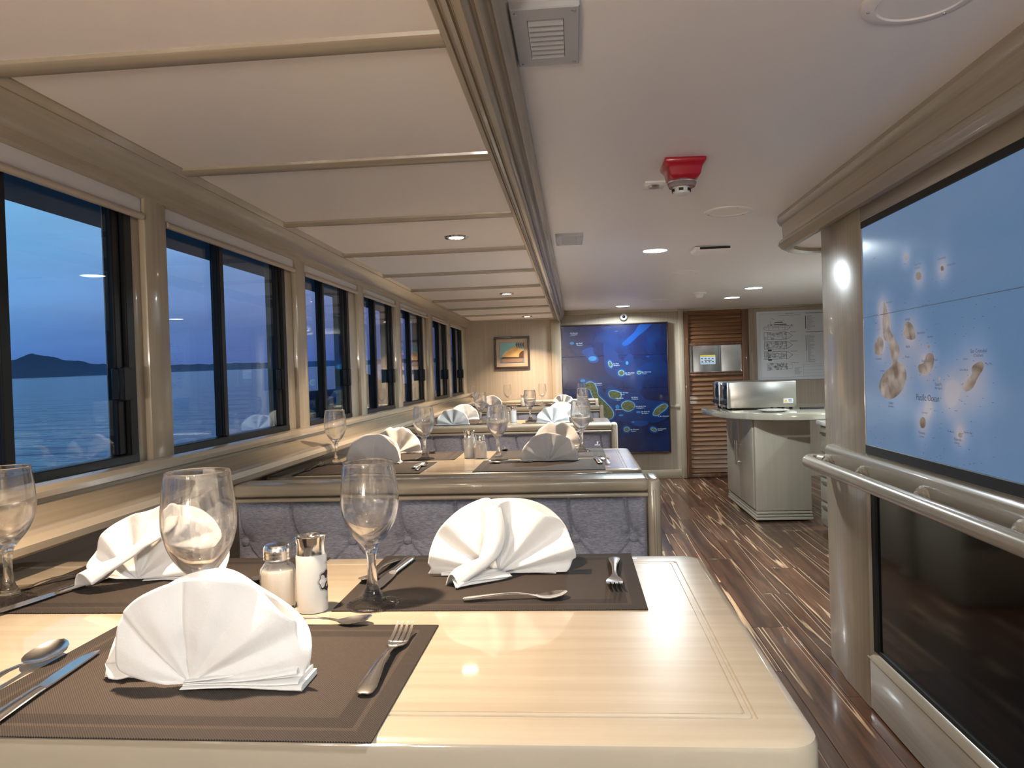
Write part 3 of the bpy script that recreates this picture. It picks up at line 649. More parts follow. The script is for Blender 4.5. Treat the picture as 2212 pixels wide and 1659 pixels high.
# fire alarm
ax_, ay_ = .345, 2.36; az = zc(ax_, ay_)
t = empty('fire_alarm', (ax_, ay_, az), 'red fire alarm sounder with clear strobe and white detector on the ceiling', 'alarm')
B().rings([[(ax_+s*a, ay_+q*a*1.1, az+dz) for s, q in ((-1,-1),(1,-1),(1,1),(-1,1))] for a, dz in ((.062, .002), (.062, -.012), (.052, -.022), (.046, -.05), (.034, -.060))]).build('base', red_plastic, t, bevel=.005)
B().lathe([(0, -.052), (.042, -.056), (.045, -.064), (.040, -.076), (0, -.078)], 28, (ax_-.004, ay_, az)).build('strobe_lens', clear_plastic, t, smooth=True)
B().lathe([(0, -.07), (.026, -.076), (.028, -.084), (.024, -.096), (.014, -.100), (0, -.101)], 28, (ax_-.006, ay_, az)).build('detector', white_plastic, t, smooth=True)
for a in range(0, 360, 60):
    B().box(.0262, .029, -.007, .007, -.090, -.082).xf(Matrix.Translation((ax_-.006, ay_, az)) @ Matrix.Rotation(R(a+20), 4, 'Z')).build('detector_slot', black_matte, t)
p = (.285, 2.62); z = zc(*p); t = empty('ceiling_sensor', (p[0], p[1], z), 'small white square sensor plate behind the red alarm', 'sensor')
B().box(p[0]-.035, p[0]+.035, p[1]-.05, p[1]+.05, z-.006, z+.002).build('plate', ceil_main, t, bevel=.002)
B().lathe([(0, -.014), (.018, -.012), (.024, -.006), (0, -.005)], 20, (p[0], p[1], z)).build('lens', steel, t, smooth=True)
p = (.985, 6.06); z = zc(*p); t = empty('smoke_detector', (p[0], p[1], z), 'white round smoke detector before the far pair of downlights', 'smoke detector')
B().lathe([(0, -.012), (.055, -.011), (.058, .002), (0, .002)], 28, (p[0], p[1], z)).build('base', white_plastic, t, smooth=True)
B().lathe([(0, -.045), (.022, -.042), (.034, -.026), (.036, -.012), (0, -.010)], 28, (p[0], p[1], z)).build('cap', white_plastic, t, smooth=True)
p = (.712, 3.95); z = zc(*p); t = empty('air_outlet', (p[0], p[1], z), 'white boxy air outlet with a dark slot on the aisle ceiling', 'vent')
B().prism([(p[0]-.095, z+.001), (p[0]-.088, z-.016), (p[0]-.070, z-.024), (p[0]+.080, z-.024), (p[0]+.088, z-.016), (p[0]+.09, z+.001)], 'y', p[1]-.07, p[1]+.09).build('housing', ceil_main, t, bevel=.003)
B().box(p[0]-.07, p[0]+.08, p[1]-.074, p[1]-.066, z-.014, z-.003).build('slot', black_matte, t)
# security camera
p = ony(1347, 685, YB-.02); t = empty('security_camera', p, 'small white round security camera on the far wall above the map', 'camera')
B().lathe([(0, .0), (.036, .0), (.036, -.018), (.028, -.034), (.020, -.040), (0, -.041)], 28, (p.x, p.y, p.z), 'y').build('housing', white_plastic, t, smooth=True)
B().lathe([(0, -.036), (.016, -.040), (.014, -.047), (0, -.050)], 20, (p.x, p.y, p.z), 'y').build('lens', black_gloss, t, smooth=True)

# ------------------------------------------------------------------ blue map
bx0, bx1, bz0, bz1 = -.14, .905, .277, 1.553
YM = YB-.045
t = empty('island_map', ((bx0+bx1)/2, YM, .28), 'large deep blue map of islands on the far wall', 'map')
deep = mat('deep_blue_print', (.010, .020, .165), .22, coat=.5)
v = coords(deep); n1 = N(deep, 'ShaderNodeTexNoise'); n1.inputs['Scale'].default_value = 3.2; n1.inputs['Detail'].default_value = 4; L(deep, v, n1.inputs[0])
r1 = N(deep, 'ShaderNodeValToRGB'); L(deep, n1.outputs[0], r1.inputs[0]); ramp_set(r1, [(.35, (.004, .005, .028, 1)), (.5, (.002, .008, .045, 1)), (.62, (.0015, .013, .064, 1))])
L(deep, r1.outputs[0], bsdf(deep).inputs['Base Color'])
shelf = mat('shallow_blue_print', (.002, .025, .12), .22, coat=.5)
shelf_deep = mat('mid_blue_print', (.0015, .014, .075), .22, coat=.5)
reef = mat('bright_reef_print', (.014, .11, .26), .25, coat=.4)
surf = mat('white_surf_print', (.15, .26, .32), .3)
isle = island_mat('green_islands_print', (.025, .035, .012), (.085, .085, .035), 0, 9)
fb = B(); e_ = .012
fb.box(bx0-e_, bx1+e_, YM-.012, YB, bz0-e_, bz0).box(bx0-e_, bx1+e_, YM-.012, YB, bz1, bz1+e_).box(bx0-e_, bx0, YM-.0118, YB, bz0+.0002, bz1-.0002).box(bx1, bx1+e_, YM-.0118, YB, bz0+.0002, bz1-.0002)
fb.build('frame', dark_frame, t, bevel=.003, seg=1)
cuts = [bz0, .615, .915, 1.245, bz1]
for a, b in zip(cuts, cuts[1:]): B().box(bx0, bx1, YM, YB-.002, a+.0008, b-.0008).build('map_panel', deep, t, bevel=.001, seg=1)
def PM(x, y):  # sample position on the map print -> wall point
    return bx0+(x-945)/(2005-945)*(bx1-bx0), bz1-(y-120)/(1395-120)*(bz1-bz0)
def patch(name, pts, m, lift, sub=5):
    ps = smooth_closed(pts, sub); b = B()
    thick(b, [(min(max(PM(p.x, p.y)[0], bx0), bx1), YM-lift, min(max(PM(p.x, p.y)[1], bz0), bz1)) for p in ps], (0, .0003, 0)); return b.build(name, m, t)
def grow(pts, k):
    cx = sum(p[0] for p in pts)/len(pts); cy = sum(p[1] for p in pts)/len(pts); out = []
    for x, y in pts:
        dd = math.hypot(x-cx, y-cy) or 1; out.append((x+(x-cx)/dd*k, y+(y-cy)/dd*k))
    return out
def grow_n(pts, k):   # offset along the outline's own normals
    n = len(pts); out = []
    ar = sum(pts[i][0]*pts[(i+1) % n][1]-pts[(i+1) % n][0]*pts[i][1] for i in range(n)); sg = 1 if ar > 0 else -1
    for i in range(n):
        (x0, y0), (x1, y1) = pts[i-1], pts[(i+1) % n]; dx_, dy_ = x1-x0, y1-y0; l = math.hypot(dx_, dy_) or 1
        out.append((pts[i][0]+sg*dy_/l*k, pts[i][1]-sg*dx_/l*k))
    return out
patch('depth_zone', [(1365,330),(1385,305),(1430,340),(1500,390),(1520,450),(1560,480),(1600,430),(1640,415),(1665,450),(1680,520),(1720,545),(1790,510),(1850,500),(1870,530),(1850,590),(1800,640),(1750,690),(1740,760),(1700,800),(1640,740),(1560,690),(1450,640),(1380,570),(1370,420)], shelf_deep, .0006)
patch('depth_zone', [(1555,310),(1600,270),(1680,200),(1740,122),(1800,121),(1855,122),(1800,180),(1720,240),(1640,310),(1580,335)], shelf, .0006)
patch('depth_zone', [(1145,375),(1220,340),(1260,345),(1270,400),(1310,440),(1310,480),(1270,495),(1220,480),(1190,430)], shelf, .0006)
patch('depth_zone', [(1110,650),(1200,640),(1300,700),(1370,790),(1385,730),(1430,712),(1500,760),(1600,790),(1720,810),(1780,870),(1900,890),(1985,910),(2000,1000),(1990,1060),(1850,1110),(1700,1070),(1600,1100),(1500,1080),(1400,1110),(1300,1060),(1200,900),(1130,740)], shelf_deep, .0009)
patch('depth_zone', [(1620,1090),(1700,1080),(1790,1095),(1780,1130),(1700,1140),(1640,1120)], shelf, .0012)
patch('depth_zone', ell(1255, 450, 42, 24), reef, .0010)
MI = {'Isabela': [(1180,740),(1175,705),(1215,685),(1260,700),(1290,760),(1300,820),(1350,870),(1395,920),(1430,960),(1450,1010),(1430,1050),(1380,1060),(1340,1010),(1310,940),(1270,870),(1240,820),(1220,760)],
      'a': [(1410,800),(1430,780),(1490,785),(1530,810),(1520,850),(1460,855),(1420,835)], 'b': [(1535,920),(1570,890),(1620,890),(1660,920),(1650,960),(1600,985),(1550,965)],
      'c': [(1850,1030),(1860,990),(1900,950),(1960,925),(1990,940),(1970,975),(1920,1010),(1890,1035)], 'd': ell(1432,512,13,30,8,-.3), 'e': ell(1540,603,26,24), 'f': ell(1718,605,17,12), 'g': ell(1577,1167,24,20), 'h': ell(1848,1175,28,13,8,.4)}
for kx, pts in MI.items():
    patch('reef_ring', grow_n(pts, 22), shelf, .0012); patch('surf_line', grow_n(pts, 9), reef, .0016); patch('surf_line', grow_n(pts, 4), surf, .0020)
    patch('map_island', jitter(pts, 2), isle, .0026)
for c_ in [(1050,290,22,14), (1150,670,26,16), (1600,505,14,18), (1490,940,20,22), (1525,1025,24,9), (1700,998,22,11), (1500,185,22,6), (1810,448,18,9), (1215,385,28,14), (1645,1095,14,8), (990,190,12,10)]:
    patch('reef_ring', ell(*c_), shelf if c_[0] in (1215, 990, 1500, 1810) else reef, .0014)
tx = B()
for s1, s2, x, y in [('Isla Darwin', 'Culpepper I.', 1032, 195), ('Isla Wolf', 'Wenman I.', 1090, 300), ('Isla Pinta', 'Abingdon I.', 1455, 515), ('Isla Marchena', 'Bindloe I.', 1575, 610), ('Isla Genovesa', 'Tower I.', 1740, 605), ('Isla Isabela', 'Albemarle I.', 1265, 705), ('Isla Santiago', 'James I.', 1520, 805), ('Isla Baltra', 'S. Seymour', 1630, 855), ('Isla Santa Cruz', 'Indefatigable I.', 1672, 945), ('Isla Santa Fe', 'Barrington I.', 1725, 1000), ('I. San Cristobal', '', 1895, 1050), ('Isla Floreana', 'Charles I.', 1612, 1175), ('Isla Espanola', 'Hood I.', 1885, 1175), ('Isla Rabida', 'Jervis I.', 1480, 860), ('Isla Pinzon', '', 1468, 972)]:
    X0, Z0 = PM(x, y)
    text_into(tx, s1, .017, lambda a, c: (X0+a, YM-.003, Z0+c), shear=.35)
    if s2: text_into(tx, s2, .014, lambda a, c: (X0+.006+a, YM-.003, Z0+c-.016), shear=.35)
tx.build('map_lettering', white_ink, t)

# framed picture
px0, px1, pz0, pz1 = -.812, -.456, 1.145, 1.468; PY = YB-.13
t = empty('framed_picture', ((px0+px1)/2, PY, pz0), 'small framed picture of a pale yellow coastal rock', 'picture')
fb = B(); w_ = .022
for bx in ((px0, px1, pz0, pz0+w_), (px0, px1, pz1-w_, pz1), (px0, px0+w_, pz0+w_, pz1-w_), (px1-w_, px1, pz0+w_, pz1-w_)): fb.box(bx[0], bx[1], PY-.02, PY, bx[2], bx[3])
fb.build('frame', dark_frame, t, bevel=.003, seg=1)
B().box(px0+w_, px1-w_, PY-.008, PY-.001, pz0+w_, pz1-w_).build('matboard', matboard, t)
ix0, ix1, iz0, iz1 = px0+.06, px1-.06, pz0+.064, pz1-.064
B().box(ix0-.005, ix1+.005, PY-.0095, PY-.008, iz0-.005, iz1+.005).build('inner_bevel', dark_frame, t)
B().box(ix0-.002, ix1+.002, PY-.0105, PY-.0095, iz0-.002, iz1+.002).build('white_edge', paper, t)
B().box(ix0, ix1, PY-.0115, PY-.0105, iz0, iz1).build('painted_sky', mat('painted_sky', (.22, .42, .44), .6), t)
def PP(x, y): return ix0+x*(ix1-ix0), iz0+y*(iz1-iz0)
def pic(name, pts, m, l):
    b = B(); thick(b, [(PP(x, y)[0], PY-.0115-l, PP(x, y)[1]) for x, y in pts], (0, .0003, 0)); b.build(name, m, t)
pic('painted_sea', [(0, 0), (1, 0), (1, .27), (0, .27)], mat('painted_sea', (.16, .17, .19), .6), .0004)
pic('painted_reflection', [(.1, .03), (.9, .02), (.95, .2), (.05, .2)], mat('painted_reflection', (.28, .18, .12), .6), .0006)
rk = grain('painted_rock', (.62, .34, .12), (.75, .50, .22), (20, 20, 20), rough=.7, coat=0, bump=0)
pic('painted_rock', [(.08, .25), (.10, .40), (.22, .56), (.35, .66), (.48, .72), (.58, .80), (.68, .84), (.76, .75), (.9, .68), (1, .66), (1, .5), (.86, .42), (.8, .25)], rk, .0008)
pic('painted_arch', [(.78, .2), (.80, .42), (.9, .55), (1, .6), (1, .2)], mat('painted_shadow_rock', (.10, .045, .03), .7), .0010)
for q in range(4): pic('painted_branch', [(.66+q*.09, .9), (.70+q*.09, 1), (.74+q*.09, 1), (.73+q*.09, .7)], mat('painted_branch_brown', (.12, .06, .04), .7), .0012)
pic('painted_shore', [(.03, .2), (.8, .2), (.8, .26), (.1, .29)], mat('painted_shore_dark', (.05, .03, .03), .7), .0012)

# deck plan poster
dx0, dx1, dz0, dz1 = 1.785, 2.62, .955, 1.632
t = empty('deck_plan_poster', (dx0+.3, YB-.004, dz0), 'white poster of yacht deck plans right of the louvred door', 'poster')
B().box(dx0, dx1, YB-.006, YB-.002, dz0, dz1).build('sheet', paper, t)
pr = B(); pg = B()
def ln(b, x0, z0, x1, z1, w=.0016):
    d_ = Vector((x1-x0, z1-z0)); l = d_.length or 1; nx_, nz_ = -d_.y/l*w/2, d_.x/l*w/2
    b.add([(x0+nx_, YB-.0072, z0+nz_), (x1+nx_, YB-.0072, z1+nz_), (x1-nx_, YB-.0072, z1-nz_), (x0-nx_, YB-.0072, z0-nz_)], [(0, 1, 2, 3)])
def pl_(b, pts, w=.0016, close=False):
    q = pts+[pts[0]] if close else pts
    for a, c in zip(q, q[1:]): ln(b, a[0], a[1], c[0], c[1], w)
def DP(x, y): return dx0+(x-135)/(1375-135)*.597, dz1-(y-130)/(1490-130)*(dz1-dz0)
pl_(pg, [DP(195, 185), DP(1900, 165), DP(1900, 1440), DP(205, 1440)], .0012, True)
pl_(pr, [DP(265, 465), DP(300, 435), DP(560, 425), DP(780, 425), DP(845, 405), DP(780, 485), DP(730, 505), DP(370, 510), DP(290, 490)], .0022, True)
for a in (380, 460, 575, 700): ln(pr, *DP(a, 430), *DP(a, 505), .0016)
for x in range(300, 780, 34): ln(pr, *DP(x, 455), *DP(x+16, 455), .004)
for q in [((350, 410), (380, 410), (385, 398), (360, 398)), ((400, 410), (450, 410), (455, 395), (410, 395)), ((470, 410), (740, 402), (725, 385), (480, 392)), ((490, 365), (665, 362), (650, 345), (500, 350))]:
    thick(pr, [(DP(*p_)[0], YB-.0072, DP(*p_)[1]) for p_ in q], (0, .0003, 0))
ln(pr, *DP(430, 260), *DP(500, 305)); ln(pr, *DP(410, 325), *DP(420, 400)); ln(pr, *DP(530, 325), *DP(700, 325)); ln(pr, *DP(830, 400), *DP(855, 440), .003)
for ci, cy_ in enumerate((620, 805, 1005, 1230)):
    x0_, hh = (280, 75) if ci < 3 else (330, 72)
    xe = 845 if ci < 3 else 830
    hull = [(x0_, cy_-hh), (700, cy_-hh), (770, cy_-hh*.7), (xe, cy_), (770, cy_+hh*.7), (700, cy_+hh), (x0_, cy_+hh)]
    if ci < 3: pl_(pr, [DP(*p_) for p_ in hull], .0026, True)
    else: pl_(pr, [DP(x0_, cy_-hh), DP(xe, cy_-hh*.6), DP(xe, cy_+hh*.6), DP(x0_, cy_+hh)], .0014, True)
    for q in range(70 if ci else 55):
        rx, rz = random.uniform(x0_+10, 715), cy_+random.uniform(-hh+10, hh-10); w1, h1 = random.uniform(8, 46), random.uniform(6, 24)
        pl_(pr if q % 2 else pg, [DP(rx, rz-h1), DP(rx+w1, rz-h1), DP(rx+w1, rz+h1*.3), DP(rx, rz+h1*.3)], .0012, True)
    ln(pr, *DP(x0_+70, cy_-hh), *DP(x0_+70, cy_+hh)); ln(pr, *DP(720, cy_-hh), *DP(720, cy_+hh), .003)
    X0, Z0 = DP(800, cy_-hh+10)
    text_into(pr, ['SUN DECK', 'UPPER DECK', 'MAIN DECK', 'LOWER DECK'][ci], .012, lambda a, c: (X0+a, YB-.0072, Z0+c))
for q in (-115, 75): thick(pr, [(DP(x_, 1005+q+d_)[0], YB-.0072, DP(x_, 1005+q+d_)[1]) for x_, d_ in ((350, 0), (425, 0), (425, 28), (350, 28))], (0, .0003, 0))
X0, Z0 = DP(790, 200); text_into(pr, 'SAFETY PLAN', .014, lambda a, c: (X0+a, YB-.0072, Z0+c), 'CENTER')
ln(mt := B(), *DP(575, 222), *DP(1020, 214), .003); mt.build('title_rule', mat('faded_red_ink', (.35, .12, .12), .6), t)
ln(pr, *DP(1112, 240), *DP(1112, 495), .007); ln(pr, *DP(1112, 625), *DP(1112, 930), .004); ln(pr, *DP(1112, 930), *DP(1112, 1160), .0015)
for y in list(range(240, 520, 17))+list(range(630, 1170, 16)): ln(pg, *DP(1140, y), *DP(1140+random.uniform(40, 160), y), .0022)
for y in (190, 560): ln(pr, *DP(1110, y), *DP(1750, y), .004)
for y in range(1260, 1400, 18): ln(pg, *DP(870, y), *DP(870+random.uniform(80, 150), y), .002)
pl_(pg, [DP(1045, 1200), DP(1850, 1200), DP(1850, 1420), DP(1045, 1420)], .0014, True)
for y in (1235, 1310, 1370): ln(pg, *DP(1050, y), *DP(1700, y), .0014)
pr.build('printed_drawing', ink, t); pg.build('printed_text', ink_soft, t)

# ------------------------------------------------------------------ counter with ovens
t = empty('serving_counter', (1.43, 5.9, 0), 'grey-beige serving counter with an overhanging rounded top', 'counter')
B().box(1.238, 1.622, 5.41, 6.38, .075, .735).build('body', counter_wood, t, bevel=.008)
for k, (z0, z1, e) in enumerate(((.012, .030, .006), (.034, .050, .003), (.054, .072, .0))): B().box(1.238-e, 1.622+e, 5.41-e, 6.38, z0, z1).build('plinth_moulding', counter_wood, t, bevel=.004)
for y0, y1, hy in ((5.435, 5.88, 5.855), (5.89, 6.34, 5.915)):
    dd = B().box(1.226, 1.238, y0, y1, .09, .72).build('door', counter_wood, t, bevel=.003)
    hb = B().tube([(1.205, hy, .345), (1.205, hy, .535)], .006, 10); hb.tube([(1.228, hy, .375), (1.203, hy, .375)], .005, 8); hb.tube([(1.228, hy, .505), (1.203, hy, .505)], .005, 8)
    hb.build('handle', chrome, dd, smooth=True)
out = [(1.02, 6.30), (.995, 6.0), (1.02, 5.72), (1.10, 5.48), (1.22, 5.30), (1.40, 5.19), (1.62, 5.15), (1.85, 5.19), (2.05, 5.32), (2.10, 5.7), (2.10, 6.2), (2.0, 6.45), (1.5, 6.5), (1.12, 6.45)]
ps = [(p.x, p.y) for p in smooth_closed(out, 5)]
B().prism(ps, 'z', .728, .776).build('countertop', grain('grey_beige_counter_top', (.36, .34, .27), (.42, .40, .32), (3, 30, 3), rough=.12, coat=.8), t, bevel=.010)
ZT = .776
for k, (y0, lb) in enumerate(((5.70, 'long steel toaster oven with dark blue end, nearer of two on the counter'), (6.03, 'steel toaster oven with dark blue end, behind the other on the counter'))):
    o_ = empty('toaster_oven', (1.37, y0+.14, ZT), lb, 'oven')
    B().box(1.135, 1.615, y0, y0+.285, ZT+.014, ZT+.208).build('body', steel, o_, bevel=.006)
    B().box(1.118, 1.136, y0+.004, y0+.281, ZT+.016, ZT+.204).build('end_panel', navy, o_, bevel=.004)
    B().box(1.114, 1.119, y0+.02, y0+.265, ZT+.085, ZT+.19).build('door_glass', black_gloss, o_, bevel=.002)
    B().box(1.113, 1.137, y0-.002, y0+.012, ZT+.014, ZT+.208).build('corner_strip', steel, o_, bevel=.003)
    for yy in (.06, .14, .22): B().lathe([(0, 1.100), (.013, 1.101), (.014, 1.118), (0, 1.118)], 16, (0, y0+yy, ZT+.05), 'x').build('knob', black_matte, o_, smooth=True)
    for fx in (1.16, 1.58):
        for fy in (.03, .25): B().lathe([(0, 0), (.013, 0), (.011, .016), (0, .016)], 12, (fx, y0+fy, ZT)).build('foot', black_matte, o_)
    if k == 0:
        B().box(1.52, 1.59, y0-.0012, y0, ZT+.045, ZT+.078).build('warning_label', paper, o_)
        w = B(); thick(w, [(1.524, y0-.0018, ZT+.050), (1.552, y0-.0018, ZT+.050), (1.538, y0-.0018, ZT+.075)], (0, .0005, 0)); w.build('warning_triangle', mat('warning_yellow', (.75, .5, .03), .5), o_)
        w = B(); w.box(1.5365, 1.5395, y0-.0024, y0-.0018, ZT+.057, ZT+.067).box(1.5365, 1.5395, y0-.0024, y0-.0018, ZT+.052, ZT+.055)
        for q in range(4): w.box(1.556, 1.584-.004*(q % 2), y0-.0018, y0-.0012, ZT+.053+q*.006, ZT+.055+q*.006)
        w.build('label_print', ink, o_)
pz = (1.37, 5.40)
B_ = B().lathe([(0, .003), (.055, .003), (.060, .0), (.065, .001), (.105, .014), (.108, .0165), (.104, .0175), (.062, .007), (0, .0065)], 40, (pz[0], pz[1], ZT)).build('plate', ceramic, smooth=True)
tag(B_, 'white plate on the counter in front of the ovens', 'plate')
cd = B().box(1.63, 1.80, 5.66, 5.69, ZT, ZT+.012).build('black_tray', black_matte, bevel=.004); tag(cd, 'thin black tray edge on the counter right of the ovens', 'tray')
# drawer cabinet glimpsed behind the partition
t = empty('drawer_cabinet', (1.8, 4.7, 0), 'white drawer cabinet glimpsed between the counter and the partition', 'cabinet')
B().box(1.60, 2.3, 4.42, 5.12, .02, .70).build('body', counter_wood, t, bevel=.006)
B().box(1.575, 2.32, 4.40, 5.14, .70, .73).build('top', ceramic, t, bevel=.008)
for z0 in (.05, .21, .37, .53):
    dr = B().box(1.585, 1.60, 4.44, 5.10, z0, z0+.145).build('drawer', counter_wood, t, bevel=.004)
    B().box(1.568, 1.587, 4.5, 5.04, z0+.118, z0+.130).build('pull', steel, dr, bevel=.003)

# ------------------------------------------------------------------ benches
def tuft(x, z, btn, zb, z1, z0):
    """depth of the tufted cushion at (x, z)"""
    d = .026
    h = d*(1-math.exp(-((z1-z)/.018)**1.0))   # rolls over at the top edge
    best = 9
    for b in btn:
        r = math.hypot(x-b, (z-zb)*1.0)
        h -= .020*math.exp(-(r/.020)**2)+.008*math.exp(-(r/.07)**2)
        # vertical seam above the button, gentle S
        if z > zb:
            sx_ = b-.018*math.sin((z-zb)/(z1-zb)*math.pi*.5)
            h -= .012*math.exp(-((x-sx_)/.0038)**2)+.005*math.exp(-((x-sx_)/.03)**2)
        else:   # two diagonal pleats below
            for s in (-1, 1):
                sx_ = b+s*(zb-z)*.95
                h -= .007*math.exp(-((x-sx_)/.005)**2)*min(1, (zb-z)/.01)
        a = math.atan2(z-zb, x-b)
        if r < .06: h -= .0022*math.exp(-(r-.022)**2/.0004)*max(0, math.cos(a*7))
    return max(h, .001)
def bench(y, label, back=True, hi=True):
    xL, xR = -.925, .205
    t = empty('bench', ((xL+xR)/2, y, 0), label, 'bench')
    zt = .83
    w = .012
    y0, y1 = y, y+.105
    # end panel and cap: a moulded frame round the upholstery
    B().box(.172, xR, y0, y1, 0, zt-.001).build('end_panel', wood_z, t, bevel=.010, seg=3)
    B().box(.186, .192, y0-.0035, y0+.01, 0, zt-.03).build('end_bead', wood_z, t, bevel=.002)
    B().box(xL, .176, y0, y1, zt-.034, zt).build('cap', wood_x, t, bevel=.011, seg=3)
    B().box(xL, .174, y0-.006, y0+.01, zt-.046, zt-.036).build('cap_bead', wood_x, t, bevel=.004)
    B().box(xL, .175, y0+.034, y1-.034, .05, zt-.02).build('core', wood_x, t)
    btn = [.134-.148*i for i in range(8)]
    def cushion(front):
        z0, z1, x0, x1 = .44, zt-.044, xL+.005, .168
        zbn = .675 if True else .6
        nx_, nz_ = (440, 110) if (hi and front) else (200, 44)
        vs, fs = [], []
        for j in range(nz_+1):
            z = z0+(z1-z0)*j/nz_
            for i in range(nx_+1):
                x = x0+(x1-x0)*i/nx_
                d = tuft(x, z, btn, zbn, z1, z0)
                e = min(x-x0, x1-x); d *= 1-math.exp(-(e+.002)/.008)
                yy = (y0+.026-d) if front else (y1-.026+d)
                vs.append((x, yy, z))
        for j in range(nz_):
            for i in range(nx_): a = j*(nx_+1)+i; fs.append((a, a+1, a+nx_+2, a+nx_+1))
        b = B(); b.add(vs, fs); bk = b.build('backrest', fabric, t, smooth=True)
        for p in btn:
            s = 1 if front else -1
            yy = (y0+.021) if front else (y1-.021)
            B().lathe([(0, -.006*s), (.006, -.0052*s), (.0105, -.002*s), (.0115, .002*s), (0, .003*s)], 16, (p, yy, zbn), 'y').build('button', fabric, bk, smooth=True)
    cushion(True)
    sy = y0-.50
    if y > 1: B().box(xL, .165, sy, y0+.02, .34, .45).build('seat', fabric, t, bevel=.02, seg=3); B().box(xL, .17, sy+.03, y0+.02, .01, .34).build('seat_base', wood_x, t, bevel=.004)
    if back:
        cushion(False)
        B().box(xL, .165, y1-.02, y1+(.42 if y < 5 else .32), .34, .45).build('seat', fabric, t, bevel=.02, seg=3); B().box(xL, .17, y1-.02, y1+(.39 if y < 5 else .30), .01, .34).build('seat_base', wood_x, t, bevel=.004)
    return t
bench(1.925, 'blue-grey tufted bench back behind the nearest table')
bench(-.30, 'blue-grey tufted bench behind the viewer', hi=False)
bench(3.93, 'blue-grey tufted bench back between the second and third tables', hi=False)
bench(5.92, 'blue-grey tufted bench back between the third and fourth tables', hi=False)
bench(7.335, 'blue-grey tufted bench against the far wall under the picture', back=False, hi=False)

# ------------------------------------------------------------------ tables
TZ = .78
def rrect(x0, x1, y0, y1, r, z, n=6):
    pts = []
    for cx_, cy_, a0 in ((x1-r, y1-r, 0), (x0+r, y1-r, 90), (x0+r, y0+r, 180), (x1-r, y0+r, 270)):
        for i in range(n+1):
            a = R(a0+90*i/n); pts.append((cx_+r*math.cos(a), cy_+r*math.sin(a), z))
    return pts
TAB = [(.662, 1.338), (2.47, 3.163), (4.50, 5.17), (6.36, 6.86), (-1.55, -.9)]  # last one is unseen, added behind the viewer to bounce light onto the ceiling

for i, (y0, y1) in enumerate(TAB):
    x0, x1 = -1.075, .207
    t = empty('dining_table', ((x0+x1)/2, (y0+y1)/2, 0), ['cream lacquered dining table filling the foreground', 'cream lacquered dining table, second from the viewer', 'cream lacquered dining table, third from the viewer', 'cream lacquered dining table, farthest, before the picture wall', 'cream lacquered dining table behind the viewer'][i], 'table')
    rings = []
    def rg_(ins, z, r): rings.append(rrect(x0+ins, x1-ins, y0+ins, y1-ins, r, TZ+z))
    rg_(.03, -.048, .02); rg_(.006, -.047, .028); rg_(0, -.040, .034); rg_(0, -.010, .034); rg_(.002, -.004, .032); rg_(.007, -.0008, .028); rg_(.013, 0, .022)
    rg_(.0475, 0, .003); rg_(.0485, -.0018, .003); rg_(.0515, -.0018, .003); rg_(.0525, 0, .003); rg_(.0575, 0, .003); rg_(.058, -.0012, .003); rg_(.059, -.0012, .003); rg_(.0595, 0, .003)
    B().rings(rings).build('tabletop', table_wood, t, smooth=True)
    for lx in (-.80, -.12):
        B().box(lx-.04, lx+.04, (y0+y1)/2-.2, (y0+y1)/2+.2, .03, TZ-.045).build('pedestal', wood_z, t, bevel=.01)
        B().box(lx-.06, lx+.06, (y0+y1)/2-.25, (y0+y1)/2+.25, 0, .035).build('foot', wood_x, t, bevel=.006)

# ------------------------------------------------------------------ table ware builders
mat0 = None
def placemat(x, y, label, rot=0, w=1.0):
    global mat0
    if mat0 is None:
        mat0 = B().box(-MW/2, MW/2, -MD/2, MD/2, 0, .0018).build('placemat', pm, bevel=.0006, seg=1); o = mat0
    else: o = mat0.copy(); COL.objects.link(o)
    o.location = (x, y, TZ+.0002); o.rotation_euler = (0, 0, rot); tag(o, label, 'placemat'); return o
gl0 = None
GP = [(0, .0004), (.034, .0004), (.0372, .0012), (.0375, .0030), (.034, .0052), (.024, .0075), (.0165, .0105), (.0150, .0150), (.0125, .0195), (.0088, .028), (.0068, .042), (.0062, .058), (.0068, .070), (.0088, .0795), (.0130, .0870), (.0215, .0970), (.0300, .1090), (.0366, .1230), (.0405, .1380), (.0417, .1500), (.0410, .1650), (.0390, .1850), (.0362, .2060),
      (.0356, .2068), (.0351, .2060), (.0378, .1850), (.0397, .1650), (.0403, .1500), (.0390, .1385), (.0348, .1245), (.0275, .1120), (.0180, .1015), (.0090, .0955), (0, .0935)]
def wine_glass(x, y, label, s=1.0):
    global gl0
    if gl0 is None:
        pr_ = [(p.x, p.y) for p in smooth_open(GP, 3)]; pr_ = [(max(0, a), b) for a, b in pr_]
        gl0 = B().lathe(pr_, 56).build('wine_glass', glass, smooth=True); gl0.data.set_sharp_from_angle(angle=1.4); o = gl0
    else: o = gl0.copy(); COL.objects.link(o)
    o.location = (x, y, TZ+.0006); o.scale = (s, s, s); tag(o, label, 'glass', 'wine glasses on the tables'); return o
